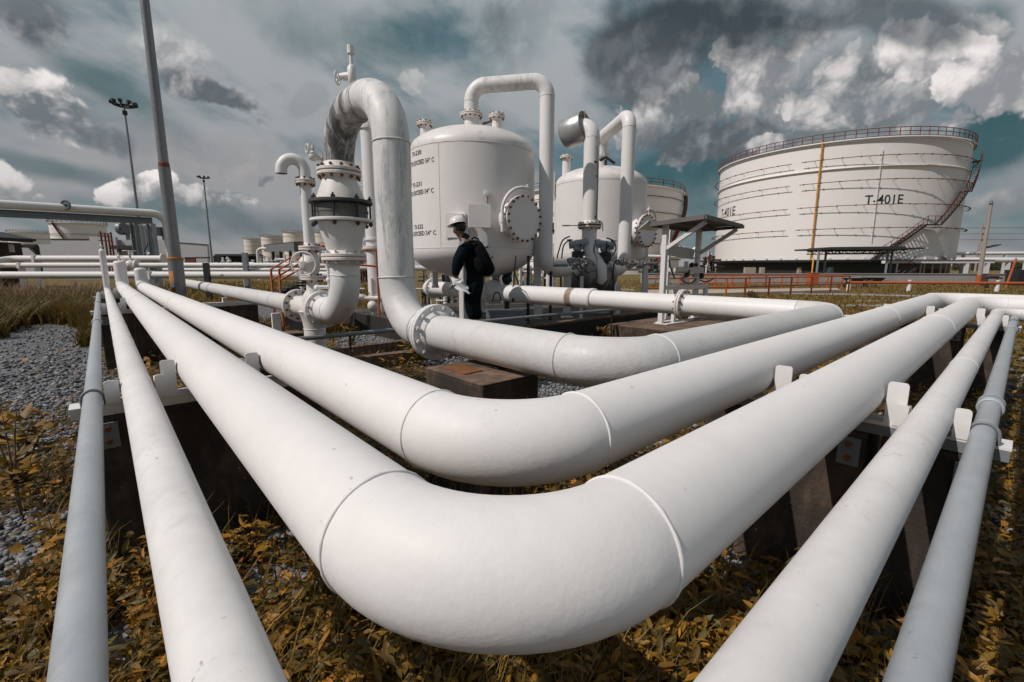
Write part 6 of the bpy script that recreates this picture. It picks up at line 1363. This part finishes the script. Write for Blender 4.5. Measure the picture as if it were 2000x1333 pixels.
s1, s2, s3 = soft((0, 0, 0)), soft((-.022, .034, 0)), soft((-.055, .085, 0))
pf1 = puff(UW, 13.); pfs = puff(nt.vmath('ADD', UW, (.013, -.018, 0)), 13.)
relief = nt.math('ADD', nt.math('ADD', nt.math('MULTIPLY', nt.math('SUBTRACT', s1, s3), .75), nt.math('MULTIPLY', nt.math('SUBTRACT', fine, .5), 1.3)), nt.math('ADD', nt.math('MULTIPLY', nt.math('SUBTRACT', pf1, .60), 1.2), nt.math('MULTIPLY', nt.math('SUBTRACT', pf1, pfs), .9)))
rag = nt.math('ADD', nt.math('MULTIPLY', nt.math('SUBTRACT', pf1, .58), 1.1), nt.math('ADD', nt.math('MULTIPLY', nt.math('SUBTRACT', s1, .5), 1.15), nt.math('MULTIPLY', nt.math('SUBTRACT', fine, .5), .7)))
rags = nt.math('ADD', nt.math('MULTIPLY', nt.math('SUBTRACT', pf1, .55), 1.1), nt.math('ADD', nt.math('MULTIPLY', nt.math('SUBTRACT', s1, .5), 1.2), nt.math('MULTIPLY', nt.math('SUBTRACT', fine, .5), 2.6)))
ragq = nt.math('ADD', nt.math('MULTIPLY', nt.math('SUBTRACT', s1, .5), 2.4), nt.math('MULTIPLY', nt.math('SUBTRACT', fine, .5), .5))
# streaky veil: noise stretched along a slanting direction
def stretch(ang, sx, sy, off=0):
    c, s = math.cos(ang), math.sin(ang); a = nt.vmath('DOT_PRODUCT', UV, (c * sx, s * sx, 0)); b = nt.vmath('DOT_PRODUCT', UV, (-s * sy, c * sy, 0)); return nt.n('ShaderNodeCombineXYZ', {}, X=a, Y=b, Z=off).outputs[0]
st1 = n2d(stretch(math.radians(-24), 1.5, 4.0), 1.7, 8, .55, .25); st2 = n2d(stretch(math.radians(6), 1.2, 5.5, 3.), 1.5, 8, .55, .25)
sky = nt.n('ShaderNodeTexSky', {'sky_type': 'NISHITA'}); sky.sun_disc = False; sky.sun_elevation = SUN_EL; sky.sun_rotation = SUN_AZ; sky.air_density = 1.; sky.dust_density = 1.5
nish = nt.mix(1., sky.outputs[0], (.10, .10, .10), 'MULTIPLY')
teal = nt.mix(.85, nish, (.052, .125, .145))
veil = nt.mix(nt.smooth(el, .0, .55), (.31, .31, .32), (.38, .415, .435))
vm = nt.math('ADD', nt.math('MULTIPLY', st1, .75), nt.math('MULTIPLY', st2, .45))
col = nt.mix(nt.smooth(vm, .42, .66, .14, 1.), teal, veil)
def blob(px, py, a, b, ang, soft=.5, ragk=1.):
    """elliptical cloud region centred on a compass direction; returns (mask, side) with side = +1 towards its sunlit upper left"""
    c = uv(px, py); e = 4.; Jx = (uv(px + e, py) - uv(px - e, py)) / (2 * e); Jy = (uv(px, py + e) - uv(px, py - e)) / (2 * e)
    Jm = np.array([Jx, Jy]).T; Ji = np.linalg.inv(Jm); ca, sa = math.cos(math.radians(ang)), math.sin(math.radians(ang))
    R_ = np.array([[ca / a, sa / a], [-sa / b, ca / b]]) @ Ji
    dv = nt.vmath('SUBTRACT', UV, (c[0], c[1], 0)); s = nt.vmath('DOT_PRODUCT', dv, (R_[0, 0], R_[0, 1], 0)); q = nt.vmath('DOT_PRODUCT', dv, (R_[1, 0], R_[1, 1], 0))
    r = nt.vmath('LENGTH', nt.n('ShaderNodeCombineXYZ', {}, X=s, Y=q).outputs[0]); f = nt.math('ADD', nt.math('SUBTRACT', 1.22, r), nt.math('MULTIPLY', ragq if soft >= .55 else (rags if a < 60 else rag), ragk * 1.1))
    up_ = np.linalg.solve(Jm.T @ Jm, Jm.T @ np.array([0, 1.])) if False else None
    L = np.array([-.45, -.9]); Ld = np.array([[ca / a, sa / a], [-sa / b, ca / b]]) @ (Jm @ np.eye(2))[:, :].T @ np.eye(2) if False else None
    side = nt.math('MULTIPLY', nt.math('ADD', nt.math('MULTIPLY', s, .30), nt.math('MULTIPLY', q, .9)), -1.)
    return nt.smooth(f, 0, soft * (1.1 if soft >= .55 else 1.0 if a < 60 else .6)), side
def cloud(px, py, a, b, ang, bright, dark, soft=.4, ragk=1., op=1., k=1., bias=0.):
    global col
    mk, side = blob(px, py, a, b, ang, soft, ragk); lv = nt.math('ADD', nt.math('ADD', nt.math('MULTIPLY', side, .36 * k), .58 + bias), relief)
    c = nt.mix(nt.smooth(lv, -.30, 1.30), dark, bright); col = nt.mix(nt.math('MULTIPLY', mk, op), col, c)
TEAL = (.052, .122, .14); DTEAL = (.042, .104, .118)
cloud(760, 70, 300, 95, 8, (.10, .17, .19), DTEAL, .9, .7, .55); cloud(200, 165, 180, 40, 25, TEAL, DTEAL, .8, .5, .75); cloud(330, 260, 130, 45, 30, (.13, .20, .22), TEAL, .8, .6, .55)
cloud(1310, 335, 160, 60, -8, TEAL, DTEAL, .7, .6, .9); cloud(1960, 270, 150, 65, -25, TEAL, DTEAL, .6, .5, .95); cloud(100, 330, 170, 26, 12, TEAL, DTEAL, .8, .5, .6); cloud(1920, 45, 70, 45, -20, (.09, .155, .17), TEAL, .7, .4, .7); cloud(870, 260, 200, 60, 0, (.13, .20, .22), TEAL, .9, .8, .5)
cloud(500, 330, 420, 60, 12, (.38, .355, .355), (.30, .30, .315), .9, .6, .7)
W1 = (.86, .81, .79); W2 = (.68, .65, .64); G1 = (.102, .122, .138); G2 = (.16, .185, .20); DK = (.052, .068, .080)
cloud(1020, 45, 150, 120, -20, (.33, .37, .39), (.22, .26, .28), .8, .9, .7)
cloud(1330, 215, 150, 85, -24, W2, G2, .35, .8); cloud(1690, 180, 360, 150, -18, (.54, .53, .53), (.19, .215, .235), .5, .8); cloud(1470, 130, 130, 100, -38, W2, (.24, .25, .27), .35, .9)
cloud(1380, 275, 190, 50, -4, (.26, .275, .29), G1, .5, .7); cloud(1640, 160, 130, 60, -25, W2, G2, .4, .9, .9)
cloud(1790, 90, 120, 62, 12, W1, (.33, .33, .345), .3, .8, 1., 1., .1); cloud(1920, 175, 150, 74, -36, W1, (.27, .28, .30), .3, .8, 1., 1.2); cloud(1610, 262, 150, 28, -10, W2, G2, .4, .6, .8); cloud(1470, 80, 60, 50, -40, W2, (.3, .31, .33), .35, .8, .8)
cloud(1370, 45, 330, 100, -8, (.105, .125, .14), DK, .7, .8, 1., .35); cloud(1215, 120, 130, 80, -15, (.13, .145, .16), (.075, .092, .105), .8, .8, .9, .5); cloud(1280, 150, 90, 40, -20, (.24, .255, .27), (.12, .135, .15), .7, .9, .7); cloud(1720, 30, 190, 48, 6, (.20, .22, .235), G1, .6, .8, .8)
cloud(40, 55, 110, 62, 12, (.34, .34, .355), G1, .6, 1.0); cloud(-20, 10, 200, 50, 0, (.33, .34, .36), G2, .8, .8, .8)
cloud(85, 205, 150, 66, 24, W1, G2, .4, .55, 1., 1.1, .04); cloud(20, 165, 70, 45, 10, W2, (.33, .33, .345), .4, .8, .9, 1., .15); cloud(150, 255, 105, 26, 18, (.30, .31, .33), (.14, .165, .18), .6, 1.1, .9)
cloud(350, 125, 85, 48, 20, W2, (.30, .32, .335), .7, 1., .75); cloud(420, 185, 125, 36, 21, (.48, .47, .48), (.125, .145, .16), .45, .55, 1., 1.2)
cloud(270, 372, 75, 30, -12, W1, (.24, .25, .265), .3, .7, 1., 1.2); cloud(420, 388, 100, 26, 4, W2, (.21, .225, .24), .35, .8); cloud(810, 162, 42, 24, 10, (.50, .49, .49), (.33, .35, .36), .4, .8, .9)
cloud(10, 372, 45, 40, 10, W2, (.3, .3, .31), .35, .8); cloud(76, 388, 14, 9, 0, W2, (.3, .3, .31), .4, .4); cloud(520, 352, 30, 14, -20, (.16, .19, .205), (.13, .16, .175), .5, 1., .7); cloud(600, 195, 46, 22, -25, (.26, .28, .29), (.20, .23, .245), .56, 1.8, .35)
cloud(1950, 400, 100, 34, -12, (.37, .36, .365), (.21, .23, .245), .6, .8, .9); cloud(700, 450, 520, 42, 3, (.17, .205, .22), (.115, .15, .165), .9, .6, .75); cloud(1300, 400, 180, 45, 0, (.11, .17, .185), (.08, .14, .155), .9, .6, .7); cloud(1950, 470, 200, 22, 0, (.25, .255, .265), (.19, .2, .215), .9, .6, .7)
# unseen sky behind the viewer and overhead: cloud tones added as ambient fill
back = nt.smooth(xf, .10, -.55); bc_ = nt.mix(nt.smooth(nt.noise(Dv, 2.4, 8, .6, .4), .35, .62), (.10, .15, .185), (.24, .285, .325)); col = nt.mix(back, col, bc_)
over = nt.smooth(zz, .70, .95); col = nt.mix(over, col, nt.mix(nt.smooth(nt.noise(Dv, 3, 7, .6), .35, .65), (.14, .18, .20), (.29, .30, .30)))
bgn = nt.n('ShaderNodeBackground', {}, Color=col, Strength=1.0); wo = nt.n('ShaderNodeOutputWorld'); t.links.new(bgn.outputs[0], wo.inputs[0])
w.cycles.sampling_method = 'MANUAL'; w.cycles.sample_map_resolution = 512
ld = bpy.data.lights.new('sun', 'SUN'); ld.energy = 3.25; ld.angle = math.radians(.5); ld.color = (1, .925, .87); lo = bpy.data.objects.new('sun', ld); COL.objects.link(lo)
sd_ = Vector((math.sin(SUN_AZ) * math.cos(SUN_EL), math.cos(SUN_AZ) * math.cos(SUN_EL), math.sin(SUN_EL))); lo.rotation_euler = (-sd_).to_track_quat('-Z', 'Y').to_euler(); lo.location = (0, 0, 30)
vs_ = scene.view_settings; vs_.view_transform = 'Standard'; vs_.look = 'None'; vs_.exposure = 0; vs_.gamma = 1; vs_.use_curve_mapping = False
scene.cycles.max_bounces = 6; scene.cycles.diffuse_bounces = 3; scene.cycles.glossy_bounces = 3; scene.cycles.transparent_max_bounces = 6; scene.cycles.use_denoising = True
scene.cycles.use_adaptive_sampling = True; scene.cycles.adaptive_threshold = .02
